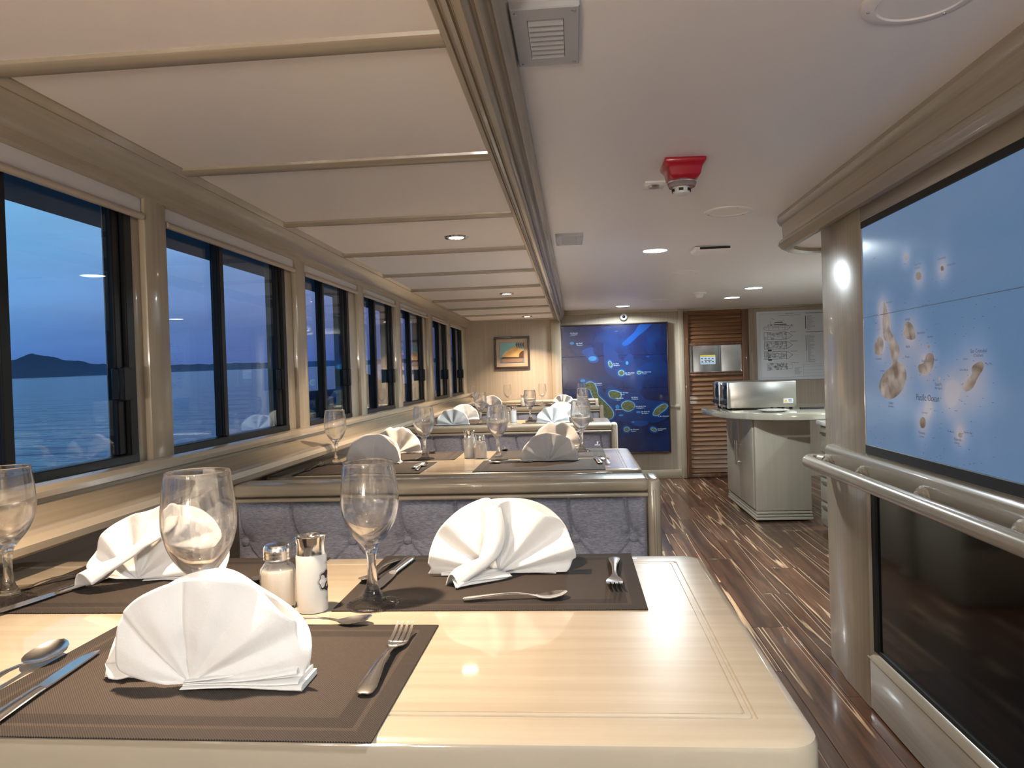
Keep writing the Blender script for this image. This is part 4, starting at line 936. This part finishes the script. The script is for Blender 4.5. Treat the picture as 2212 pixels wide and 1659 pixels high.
# cutlery: long axis +Y from handle end (0) to tip
def loft(b, st, thick_=.0011, n=9):
    """stations (y, half width, z, dish)"""
    top, bot = [], []
    for y, w, z, dsh in st:
        top.append([(w*(2*k/(n-1)-1), y, z-dsh*(1-(2*k/(n-1)-1)**2)) for k in range(n)])
        bot.append([(w*(2*k/(n-1)-1), y, z-thick_-dsh*(1-(2*k/(n-1)-1)**2)) for k in range(n)])
    rr = [t_+bo[::-1] for t_, bo in zip(top, bot)]
    b.rings(rr); return b
HN = [(0, .004, .0045, -.0006), (.003, .0085, .005, -.0012), (.015, .0100, .006, -.0014), (.04, .0080, .0085, -.0014), (.07, .0050, .011, -.0012), (.095, .0036, .011, -.0010), (.115, .0034, .009, -.0008)]
def mk_spoon(L_=.185):
    b = B(); st = HN+[(.128, .0045, .0060, .0003), (.134, .0110, .0052, .0016), (.142, .0165, .0055, .0035), (.152, .0195, .0062, .0050), (.163, .0190, .0075, .0052), (.173, .0160, .0090, .0042), (.180, .0105, .0105, .0024), (.1845, .003, .0115, .0005)]
    return loft(b, st, n=11)
def mk_fork():
    b = B(); st = HN+[(.126, .0055, .0070, -.0002), (.134, .0100, .0055, .0006), (.142, .0122, .0050, .0008), (.150, .0125, .0050, .0008)]
    loft(b, st, n=9)
    for k in range(4):
        c = -.0098+.00653*k
        rr = []
        for y, z, w in ((.149, .0050, .0028), (.160, .0055, .0022), (.172, .0075, .0020), (.182, .0105, .0018), (.190, .0140, .0012), (.192, .0150, .0005)):
            rr.append([(c-w, y, z), (c+w, y, z), (c+w, y, z-.0016), (c-w, y, z-.0016)])
        b.rings(rr)
    return b
def mk_knife():
    h = B(); rr = []
    for y, w, t_ in ((0, .005, .002), (.004, .009, .0035), (.02, .0098, .004), (.06, .0082, .0042), (.09, .0072, .004), (.10, .0075, .0035)):
        rr.append([(w*math.cos(a), y, .0045+t_*math.sin(a)) for a in [2*math.pi*k/12 for k in range(12)]])
    h.rings(rr)
    bl = B(); rr = []
    for y, w0, w1 in ((.10, -.006, .0065), (.112, -.0085, .0070), (.14, -.0100, .0072), (.175, -.0105, .0070), (.195, -.0085, .0068), (.207, -.004, .0060), (.212, .002, .0045)):
        rr.append([(w0, y, .0040), (w1, y, .0052), (w1, y, .0034), (w0, y, .0038)])
    bl.rings(rr); return h, bl
cut_cache = {}
def cutlery(kind, p0, p1, label, tilt=0, z=.0022, scale=None, flip=False):
    """lay a piece from handle end p0 towards p1 (points of the table plane)"""
    p0, p1 = Vector(p0), Vector(p1); d_ = p1-p0; a = math.atan2(-d_.x, d_.y)
    if kind not in cut_cache:
        if kind == 'table_knife':
            root = empty('table_knife', (0, 0, 0)); h, bl = mk_knife(); h.build('handle', silver, root, smooth=True); bl.build('blade', silver, root, smooth=True)
        else: root = {'spoon': mk_spoon, 'fork': mk_fork}[kind]().build(kind, silver, smooth=True)
        cut_cache[kind] = root; o = root
    else: o = dup(cut_cache[kind], (0, 0, 0))
    o.location = (p0.x, p0.y, TZ+z); o.rotation_euler = (R(tilt), R(180) if flip else 0, a)
    if scale: o.scale = (scale,)*3
    tag(o, label, {'table_knife': 'knife'}.get(kind, kind)); return o
# napkins folded as fans
def fan(b, outline, pivot, creases, scale, lean=.15, K=26, sub=5, bulge=.0, hem=.0009, toward=-1):
    """radial sheet from the pivot to a closed rim line; creases = [(angle deg, depth)]"""
    ps = smooth_open([Vector((x, y)) for x, y in outline], sub)
    pv = Vector(pivot); cr = sorted(creases)
    def depth(a):
        if a <= cr[0][0]: return cr[0][1]
        for (a0, d0), (a1, d1) in zip(cr, cr[1:]):
            if a <= a1:
                t = (a-a0)/(a1-a0); t = t*t*(3-2*t)*.65+t*.35; return d0+(d1-d0)*t
        return cr[-1][1]
    vs, fs = [], []; n = len(ps)
    for k in range(K+1):
        t = k/K
        for p in ps:
            q = pv+(p-pv)*t
            a = math.degrees(math.atan2(p.y-pv.y, p.x-pv.x)) % 360
            if a > 270: a -= 360
            x, z = (q.x-pv.x)*scale, max(0, q.y)*scale
            y = toward*depth(a)*scale*(t**.85)*(1-.25*t) + lean*z
            y += toward*bulge*scale*math.sin(math.pi*t)
            if t > .93: y -= toward*-hem if False else 0
            y += (.0014*noise.noise(Vector((x*35, z*35, cr[0][1])))+.0045*noise.noise(Vector((x*14+3, z*14, cr[1][1]))))*min(1, z/.02)
            if k == K: y += .0004
            vs.append((x, y, z+.001))
    for k in range(K):
        for i in range(n-1): a = k*n+i; fs.append((a, a+1, a+n+1, a+n))
    b.add(vs, fs); return b
def solid(o, th=.0016, off=0):
    m = o.modifiers.new('thickness', 'SOLIDIFY'); m.thickness = th; m.offset = off
    return o
def hem_strip(b, outline, pivot, creases, scale, lean, inset=.055, toward=-1, sub=5):
    pass
def sheet_stack(b, x0, x1, y0, y1, n, h=.006, seed=0, wave=.004):
    rnd = random.Random(seed)
    for j in range(n):
        m = 18; rr = []
        for i in range(m+1):
            t = i/m; x = x0+(x1-x0)*t - (.004*j if x1 > x0 else -.004*j)*t
            z0 = .0008+j*h*(.25+.75*t); dy_ = wave*math.sin(t*4+j*1.3)+rnd.uniform(-.0004, .0004); zz_ = z0+.0012*math.sin(t*5+j)*t
            hh = h*.92*(.3+.7*t)*(1+.25*math.sin(t*3+j*2))
            ya, yb = y0+dy_+.003*j, y1
            rr.append([(x, ya+.002, max(.0006, zz_)), (x, ya, max(.0006, zz_)+hh*.3), (x, ya+.0005, max(.0006, zz_)+hh*.7), (x, ya+.004, max(.0006, zz_)+hh), (x, yb, max(.0006, zz_)+hh), (x, yb, max(.0006, zz_))])
        b.rings(rr)
    return b
def hero_napkin(x, y, label, scale, outline, pivot, creases, lean, back=None, tail=None, stack=None, rot=0, extra=None, bulge=0):
    t = empty('napkin', (x, y, TZ+.0022), label, 'napkin'); t.rotation_euler = (0, 0, rot)
    o = fan(B(), outline, pivot, creases, scale, lean, K=34, sub=7, bulge=bulge).build('front_fan', linen, t, smooth=True, local=True); o.data.set_sharp_from_angle(angle=1.6); solid(o)
    # folded hem: a narrow doubled band following the rim
    pv = Vector(pivot); ps = smooth_open([Vector(p) for p in outline], 7)
    if back:
        ol, pvb, crb, lb = back
        o = fan(B(), ol, pvb, crb, scale, lb, K=26, sub=6, toward=1).build('back_fan', linen, t, smooth=True, local=True); o.data.set_sharp_from_angle(angle=1.6); solid(o)
        o.location.y += .010
    if stack:
        b = B()
        for s in stack: sheet_stack(b, *s)
        b.build('base_folds', linen, t, smooth=True, local=True)
    if tail:
        b = B(); rr = []
        for cx_, cy_, cz_, ux, uy, uz, hw, bl_ in smooth_tail(tail):
            ring = []
            for k in range(17):
                s = k/8-1
                low = max(0, min(1, 1-cz_/.05)); ring.append((cx_+ux*hw*s, cy_+uy*hw*s-bl_*(1-s*s)*(.85-.5*low), max(.001, (cz_-.6*low*cz_)+uz*hw*s+bl_*(1-s*s)*(.4+1.1*low))))
            rr.append(ring)
        o = b.rings(rr, closed=False, caps=False).build('tail_fold', linen, t, smooth=True, local=True); solid(o); o.data.set_sharp_from_angle(angle=1.6)
    if extra:
        b = B()
        for quad in extra:
            n = 10; vs = []; fs = []
            a, b1, c, d1 = [Vector(q) for q in quad]
            for j in range(n+1):
                for i in range(n+1):
                    u, w = i/n, j/n; p = a*(1-u)*(1-w)+b1*u*(1-w)+c*u*w+d1*(1-u)*w
                    p.z += .0016*math.sin(u*9+w*3)*(w)+.003*math.sin(math.pi*u)*math.sin(math.pi*w); p.z = max(p.z, .001); vs.append(p)
            for j in range(n):
                for i in range(n): q = j*(n+1)+i; fs.append((q, q+1, q+n+2, q+n+1))
            b.add(vs, fs)
        o = b.build('loose_flap', linen, t, smooth=True, local=True); solid(o, .0022)
    return t
def smooth_tail(tl, sub=7):
    out = []; n = len(tl)
    for i in range(n-1):
        p = [tl[min(max(i+k-1, 0), n-1)] for k in range(4)]
        for j in range(sub):
            t = j/sub
            out.append(tuple(.5*((2*b)+(c-a)*t+(2*a-5*b+4*c-d_)*t*t+(3*b-a-3*c+d_)*t**3) for a, b, c, d_ in zip(*p)))
    out.append(tl[-1]); return out

# ------------------------------------------------------------------ nearest table
placemat(-.413, .813, 'brown woven placemat in the foreground under the large near napkin', R(-.6))
placemat(-.134, 1.184, 'brown woven placemat at the far right of the nearest table', R(.2))
placemat(-.68, 1.178, 'brown woven placemat at the far left of the nearest table')
p = onz(806, 1308, TZ); wine_glass(p.x, p.y, 'wine glass beside the pepper mill, rightmost on the nearest table')
p = onz(420, 1428, TZ); wine_glass(p.x-.006, p.y+.034, 'wine glass rising behind the large foreground napkin', 1.06)
p = onz(20, 1300, TZ); wine_glass(p.x, p.y, 'wine glass cut by the left edge of the photo', 1.0)
# foreground napkin: outline sampled from its own front plane
def NP(x, y, px, py, s): return ((x-px)*s, (py-y)*s)
base = onz(400, 1494, TZ)
s1 = base.y/F
ol = [(2, 1), (215, 6)]
O1 = [(664, 1492), (672, 1462), (688, 1432), (688, 1402), (655, 1386), (655, 1348), (642, 1338), (600, 1302), (560, 1270), (520, 1252), (470, 1243), (410, 1246), (350, 1261), (300, 1283), (262, 1310), (243, 1335), (232, 1362), (229, 1405), (229, 1452), (262, 1472), (320, 1487)]
O1 = [(x-398, 1494-y) for x, y in O1]
C1 = [(-10, 2), (3, 4), (14, 22), (24, 6), (36, 40), (52, 14), (70, 44), (88, 30), (93, 12), (96, 34), (112, 44), (130, 30), (134, 16), (152, 26), (175, 14), (190, 2)]
Bk1 = [(260, 0), (262, 60), (240, 110), (180, 160), (120, 200), (60, 225), (0, 230), (-80, 215), (-150, 170), (-215, 110), (-230, 60), (-232, 0)]
hero_napkin(base.x, base.y+.012, 'large white fan-folded napkin in the foreground, nearest the viewer', s1, O1, (0, 3), C1, .03,
            back=(Bk1, (0, 0), [(0, 30), (30, 60), (60, 34), (90, 70), (120, 36), (150, 62), (180, 20)], .30),
            stack=[(-.004, .130, -.016, .030, 4, .0064, 3, .0030)],
            extra=[((-.108, .016, .016), (-.078, .012, .062), (-.05, .040, .060), (-.05, .045, .010)), ((-.108, .016, .016), (-.05, .045, .010), (-.05, .010, .004), (-.098, .006, .004))], bulge=10)
# far right napkin
b2 = onz(1075, 1248, TZ); s2 = b2.y/F/5.82
O2 = [(1955, 1060), (2000, 1000), (2040, 900), (2080, 860), (2060, 720), (1960, 520), (1850, 370), (1500, 220), (1320, 140), (1150, 150), (1075, 200), (990, 95), (760, 170), (580, 260), (400, 420), (275, 600), (215, 830), (195, 910), (225, 980), (180, 1060)]
O2 = [(x-1080, 1085-y) for x, y in O2]
C2 = [(-5, 20), (8, 60), (20, 220), (34, 40), (52, 250), (66, 60), (78, 30), (90, 250), (102, 60), (108, 20), (132, 280), (148, 60), (160, 240), (172, 120), (185, 30)]
Bk2 = [(900, 0), (960, 200), (860, 520), (560, 780), (200, 880), (-200, 860), (-560, 700), (-800, 400), (-850, 100), (-850, 0)]
m5 = s2
hero_napkin(b2.x, b2.y+.012, 'white fan-folded napkin with a drooping tail at the right of the nearest table', s2, O2, (0, 10), C2, .07, back=(Bk2, (0, 0), [(0, 120), (45, 320), (90, 150), (135, 330), (180, 100)], .35),
            tail=[(-40*m5, -.006, 880*m5, 1, 0, .1, 110*m5, .010), (-10*m5, -.016, 600*m5, 1, 0, .15, 130*m5, .016), (-60*m5, -.028, 350*m5, .95, -.1, .35, 160*m5, .020), (-230*m5, -.044, 190*m5, .85, -.4, .45, 180*m5, .022), (-410*m5, -.060, 100*m5, .75, -.6, .3, 175*m5, .020), (-500*m5, -.074, 40*m5, .7, -.6, .1, 130*m5, .014)],
            stack=[(-.008, -.092, -.010, .022, 2, .006, 5, .002), (.02, .094, .0, .03, 2, .006, 8, .004)],
            extra=[((-430*m5, -.086, .003), (-380*m5, -.082, .010), (200*m5, -.030, .006), (100*m5, -.018, .010)), ((-500*m5, -.072, .012), (-440*m5, -.088, .004), (150*m5, -.032, .004), (0, -.016, .014))])
# far left napkin
b3 = onz(290, 1262, TZ); s3 = b3.y/F/2.212
O3 = [(1135, 635), (1085, 640), (1106, 545), (1050, 440), (960, 366), (880, 368), (866, 330), (800, 308), (745, 328), (640, 352), (545, 398), (475, 470), (430, 545), (404, 612), (470, 650), (560, 672)]
O3 = [(x-650, 690-y) for x, y in O3]
C3 = [(-5, 5), (10, 50), (26, 10), (44, 95), (64, 20), (80, 90), (98, 20), (122, 100), (146, 16), (165, 60), (185, 10)]
hero_napkin(b3.x, b3.y+.010, 'white fan-folded napkin with a rolled tail behind the glass at the left', s3, O3, (0, 10), C3, .08,
            back=([(420, 0), (430, 120), (330, 260), (150, 330), (-50, 320), (-200, 220), (-240, 60), (-240, 0)], (0, 0), [(0, 40), (60, 110), (120, 50), (180, 40)], .35),
            tail=[(150*s3, -.006, 310*s3, 1, 0, .2, 70*s3, .010), (120*s3, -.018, 230*s3, .95, -.1, .3, 84*s3, .018), (20*s3, -.034, 140*s3, .85, -.3, .5, 105*s3, .026), (-90*s3, -.048, 80*s3, .8, -.5, .45, 115*s3, .026), (-165*s3, -.060, 40*s3, .8, -.5, .25, 100*s3, .020)],
            stack=[(.01, .098, -.004, .03, 3, .006, 9, .004)])
# shakers
def pepper_mill(x, y, label, facing=84):
    t = empty('pepper_shaker', (x, y, TZ), label, 'pepper shaker')
    B().lathe([(0, 0), (.0195, 0), (.0213, .0012), (.0216, .004), (.0216, .078), (.0206, .0815), (0, .0815)], 40).build('body', frost, t, smooth=True, local=True)
    B().lathe([(0, .081), (.0206, .0812), (.0200, .088), (.0205, .098), (.0222, .1045), (.0226, .1068), (.0218, .1078), (.018, .1076), (.016, .1045), (0, .1045)], 40).build('cap', chrome, t, smooth=True, local=True)
    B().box(.004, .0235, -.007, .007, .1072, .1094).build('pour_flap', chrome, t, bevel=.001, local=True)
    def cyl(r, a, z): th = R(facing-90)+a/.0216; return (r*math.cos(th), r*math.sin(th), z)
    def badge(k, lift, name, m):
        pts = []
        for i in range(48):
            a = 2*math.pi*i/48; rx = .0145*k*(1+.07*math.cos(a*8)); rz = .0140*k*(1+.07*math.cos(a*8)); pts.append((rx*math.cos(a), .044+rz*math.sin(a)))
        b = B(); b.add([cyl(.0216+lift, 0, .044)]+[cyl(.0216+lift, a, z) for a, z in pts], [(0, i+1, (i+1) % 48+1) for i in range(48)]); return b.build(name, m, t, local=True)
    badge(1.12, .00012, 'label_border', ink_soft); badge(1.07, .0002, 'label_gap', frost); badge(1.0, .0003, 'label', black_matte)
    b = B(); text_into(b, 'pepper', .0092, lambda a, c: cyl(.0221, a, .043+c), 'CENTER'); text_into(b, '&', .006, lambda a, c: cyl(.0221, a, .0355+c), 'CENTER')
    b.build('label_lettering', mat('white_label_ink', (.8, .8, .78), .5) if 'white_label_ink' not in MATS else MATS['white_label_ink'], t, local=True)
    b = B()
    for zc_, sg in ((.066, 1), (.022, -1)):
        for k in range(5):
            a = R(90+(k-2)*30)*1; x1_, z1_ = .006*math.cos(a), .006*math.sin(a)*sg
            b.add([cyl(.0219, x1_*.3-.0003, zc_+z1_*.3), cyl(.0219, x1_*.3+.0003, zc_+z1_*.3), cyl(.0219, x1_+.0003, zc_+z1_), cyl(.0219, x1_-.0003, zc_+z1_)], [(0, 1, 2, 3)])
    b.build('label_ornament', ink_soft, t, local=True)
    return t
def salt_jar(x, y, label):
    t = empty('salt_shaker', (x, y, TZ), label, 'salt shaker')
    n = 40
    def ring(r, z, sq):
        out = []
        for i in range(n):
            a = 2*math.pi*i/n; q = 1/max(abs(math.cos(a)), abs(math.sin(a))); q2 = 1/max(abs(math.cos(a+math.pi/4)), abs(math.sin(a+math.pi/4))); o8 = min(q, q2)
            k = 1+(o8*.95-1)*sq; out.append((r*k*math.cos(a+.2), r*k*math.sin(a+.2), z))
        return out
    B().rings([ring(.018, 0, .6), ring(.0245, .001, .9), ring(.0255, .004, .9), ring(.0255, .052, .9), ring(.0245, .058, .7), ring(.0195, .0645, .2), ring(.0172, .067, 0), ring(.0172, .073, 0),
               ring(.0158, .073, 0), ring(.0158, .067, 0), ring(.0178, .064, .2), ring(.0228, .057, .7), ring(.0238, .051, .9), ring(.0238, .005, .9), ring(.01, .004, .6)]).build('jar', glass, t, smooth=True, local=True)
    B().rings([ring(.005, .0043, .6), ring(.0233, .0045, .9), ring(.0233, .051, .9), ring(.0220, .055, .7), ring(.012, .057, .3), ring(.001, .0575, 0)]).build('salt_fill', salt_fill, t, smooth=True, local=True)
    B().lathe([(0, .070), (.0186, .070), (.0196, .0712), (.0190, .0735), (.0196, .0755), (.0190, .078), (.0194, .080), (.0190, .088), (.0165, .0915), (0, .0925)], 36).build('lid', silver, t, smooth=True, local=True)
    b = B()
    for rr_, m in ((0, 1), (.005, 6), (.010, 11)):
        for k in range(m):
            a = 2*math.pi*k/m; b.lathe([(0, .0927-rr_*.06), (.0008, .0927-rr_*.06), (0, .0921-rr_*.06)], 6, (rr_*math.cos(a), rr_*math.sin(a), 0))
    b.build('shaker_holes', black_matte, t, local=True)
    return t
p = onz(672, 1322, TZ); pepper_mill(p.x, p.y+.008, 'frosted pepper shaker with chrome cap and black badge on the nearest table')
p = onz(597, 1316, TZ); salt_jar(p.x, p.y+.010, 'salt shaker with pierced metal lid on the nearest table')
# cutlery on the nearest table
Q = lambda x, y, z=TZ: onz(x, y, z)
cutlery('fork', Q(786, 1512), Q(893, 1345), 'bright fork in the foreground right of the large napkin')
cutlery('spoon', Q(560, 1355), Q(752, 1350), 'dessert spoon peeking out behind the foreground napkin', scale=.82)
cutlery('spoon', Q(-150, 1580), Q(160, 1392), 'large spoon left of the foreground napkin', z=.004, scale=1.12)
cutlery('table_knife', Q(-60, 1600), Q(240, 1395), 'table knife left of the foreground napkin, below the large spoon')
cutlery('fork', Q(1327, 1212), Q(1328, 1285), 'fork at the far right edge of the nearest table')
cutlery('spoon', Q(1000, 1302), Q(1200, 1295), 'dessert spoon under the tail of the right-hand napkin', scale=.82)
cutlery('table_knife', Q(888, 1212), Q(790, 1295), 'table knife behind the rightmost near wine glass, handle away')
cutlery('spoon', Q(862, 1214), Q(765, 1280), 'dark spoon beside the knife behind the rightmost near wine glass')
cutlery('spoon', Q(222, 1240), Q(55, 1275), 'spoon left of the tailed napkin behind the left glass')
cutlery('table_knife', Q(240, 1252), Q(65, 1308), 'knife left of the tailed napkin near the left glass')
cutlery('spoon', Q(618, 1212), Q(545, 1275), 'spoon behind the salt shaker', scale=.9)

# ------------------------------------------------------------------ generic napkins for the tables beyond
def gen_outline(seed, w=1.0, h=1.0, notch=False):
    rnd = random.Random(seed); pts = []
    n = 13
    for i in range(n):
        a = R(-2+184*i/(n-1)); rr_ = 100*(1+rnd.uniform(-.03, .03)+.03*math.cos(2*a))
        pts.append((rr_*math.cos(a)*w, max(0, rr_*math.sin(a)*1.16*h)))
    if notch: pts[6] = (pts[6][0], pts[6][1]*.90); pts[5] = (pts[5][0], pts[5][1]*1.03)
    return pts
variants = []
def gen_napkin(seed, label, x, y, rot, npl, w=1.0, h=1.0, notch=False, sc=.00100):
    rnd = random.Random(seed); cr_ = []
    for i in range(npl*2+1):
        cr_.append((-2+184*i/(npl*2), (6 if i % 2 == 0 else rnd.uniform(24, 36))))
    t = empty('napkin', (x, y, TZ+.0022), label, 'napkin'); t.rotation_euler = (0, 0, rot)
    o = fan(B(), gen_outline(seed, w, h, notch), (0, 2), cr_, sc, .2, K=18, sub=5).build('front_fan', linen, t, smooth=True, local=True); o.data.set_sharp_from_angle(angle=1.6); solid(o)
    o = fan(B(), gen_outline(seed+5, w*.95, h*.93), (0, 0), [(a, d_+10) for a, d_ in cr_], sc, .3, K=12, sub=4, toward=1).build('back_fan', linen, t, smooth=True, local=True); solid(o); o.location.y = .010
    b = B(); sheet_stack(b, .0, .103*w, -.012, .03, 3, .0055, seed, .003); sheet_stack(b, .0, -.103*w, -.010, .03, 2, .0055, seed+1, .003); b.build('base_folds', linen, t, smooth=True, local=True)
    return t
V1 = gen_napkin(11, 'plain white fan napkin, front left of the second table', *onz(806, 1003, TZ)[:2], R(-4), 2, 1.03, 1.0)
p = onz(858, 981, TZ); gen_napkin(12, 'white fan napkin with a notch, back left of the second table', p.x, p.y, R(8), 4, 1.0, 1.0, True)
p = onz(1187, 997, TZ); V2 = gen_napkin(13, 'broad white fan napkin, front right of the second table', p.x, p.y, R(2), 4, 1.04, .92)
p = onz(1203, 972, TZ); gen_napkin(14, 'white fan napkin, back right of the second table behind the broad one', p.x, p.y+.02, R(-6), 3, 1.0, 1.02, True)
for lb, (u, v_), src, rt in [('pleated white napkin, front left of the third table', (978, 919), V2, 3), ('white napkin, back left of the third table', (1003, 908), V1, 6),
                       ('sharply pleated white napkin, front right of the third table', (1194, 914), V2, -3), ('white napkin, back right of the third table', (1214, 903), V1, 4),
                       ('white napkin, left of the farthest table', (1062, 880), V1, -5), ('white napkin, second from the left on the farthest table', (1082, 874), V2, 8), ('white napkin at the right end of the farthest table', (1217, 876), V2, 0)]:
    p = onz(u, v_, TZ); dup(src, (p.x, p.y, TZ+.0022), R(rt), lb, 'napkin')
for u, v_, lb in [(727, 1004, 'wine glass at the left end of the second table, front'), (918, 993, 'wine glass between the left napkins and shakers of the second table'), (1077, 994, 'wine glass right of the shakers on the second table'), (1257, 976, 'wine glass right of the right-hand napkins on the second table'),
                  (933, 900, 'wine glass at the left end of the third table'), (1039, 917, 'wine glass right of the left napkins on the third table'), (1146, 910, 'wine glass left of the right-hand napkins on the third table'), (1260, 903, 'wine glass at the right end of the third table'),
                  (1025, 880, 'wine glass at the left end of the farthest table'), (1097, 877, 'wine glass right of the left napkins on the farthest table'), (1172, 876, 'wine glass before the right napkin on the farthest table'), (1258, 874, 'wine glass at the right end of the farthest table')]:
    p = onz(u, v_, TZ); wine_glass(p.x, p.y, lb)
PW_ = [o for o in bpy.data.objects if o.name.startswith('pepper_shaker')][0]; SW_ = [o for o in bpy.data.objects if o.name.startswith('salt_shaker')][0]
for (u, v_), src, lb, ct in [((1015, 989), PW_, 'pepper shaker on the second table', 'pepper shaker'), ((1038, 990), SW_, 'salt shaker on the second table', 'salt shaker'), ((1109, 913), PW_, 'pepper shaker on the third table', 'pepper shaker'), ((1093, 912), SW_, 'salt shaker on the third table', 'salt shaker'), ((1130, 877), PW_, 'pepper shaker on the farthest table', 'pepper shaker')]:
    p = onz(u, v_, TZ); dup(src, (p.x, p.y, TZ), R(150), lb, ct)
# placemats beyond
for k, (y0, y1) in list(enumerate(TAB))[1:4]:
    nm = ['', 'second', 'third', 'farthest'][k]
    d_ = y1-y0
    for cx_, cy_, w_ in ((-.755, y0+.165, 'front left'), (-.70, y1-.162, 'back left'), (-.135, y0+.165, 'front right'), (-.12, y1-.162, 'back right')):
        if k == 3 and 'front' in w_: cy_ = y0+.16
        if k == 3 and 'back' in w_: continue
        placemat(cx_, cy_, 'brown woven placemat, %s of the %s table' % (w_, nm), R(random.uniform(-1, 1)))
cutlery('fork', Q(662, 1020), Q(716, 998), 'fork at the left end of the second table')
cutlery('table_knife', Q(893, 1014), Q(925, 998), 'knife between the left napkins and shakers of the second table')
cutlery('spoon', Q(900, 1018), Q(938, 992), 'spoon beside the knife on the second table')
cutlery('fork', Q(1290, 958), Q(1291, 974), 'dark fork at the back right of the second table')
cutlery('table_knife', Q(1297, 1004), Q(1284, 986), 'knife at the front right of the second table')
cutlery('spoon', Q(1313, 1004), Q(1300, 982), 'spoon beside the right-hand knife on the second table')
cutlery('spoon', Q(1150, 1000), Q(1070, 1002), 'dessert spoon by the wine glass right of the shakers', scale=.85)
cutlery('spoon', Q(1090, 968), Q(1092, 982), 'dark spoon behind the wine glass right of the shakers')
cutlery('fork', Q(932, 972), Q(935, 984), 'fork behind the wine glass left of the shakers')
cutlery('fork', Q(1180, 916), Q(1137, 918), 'small fork left of the right napkin on the third table')
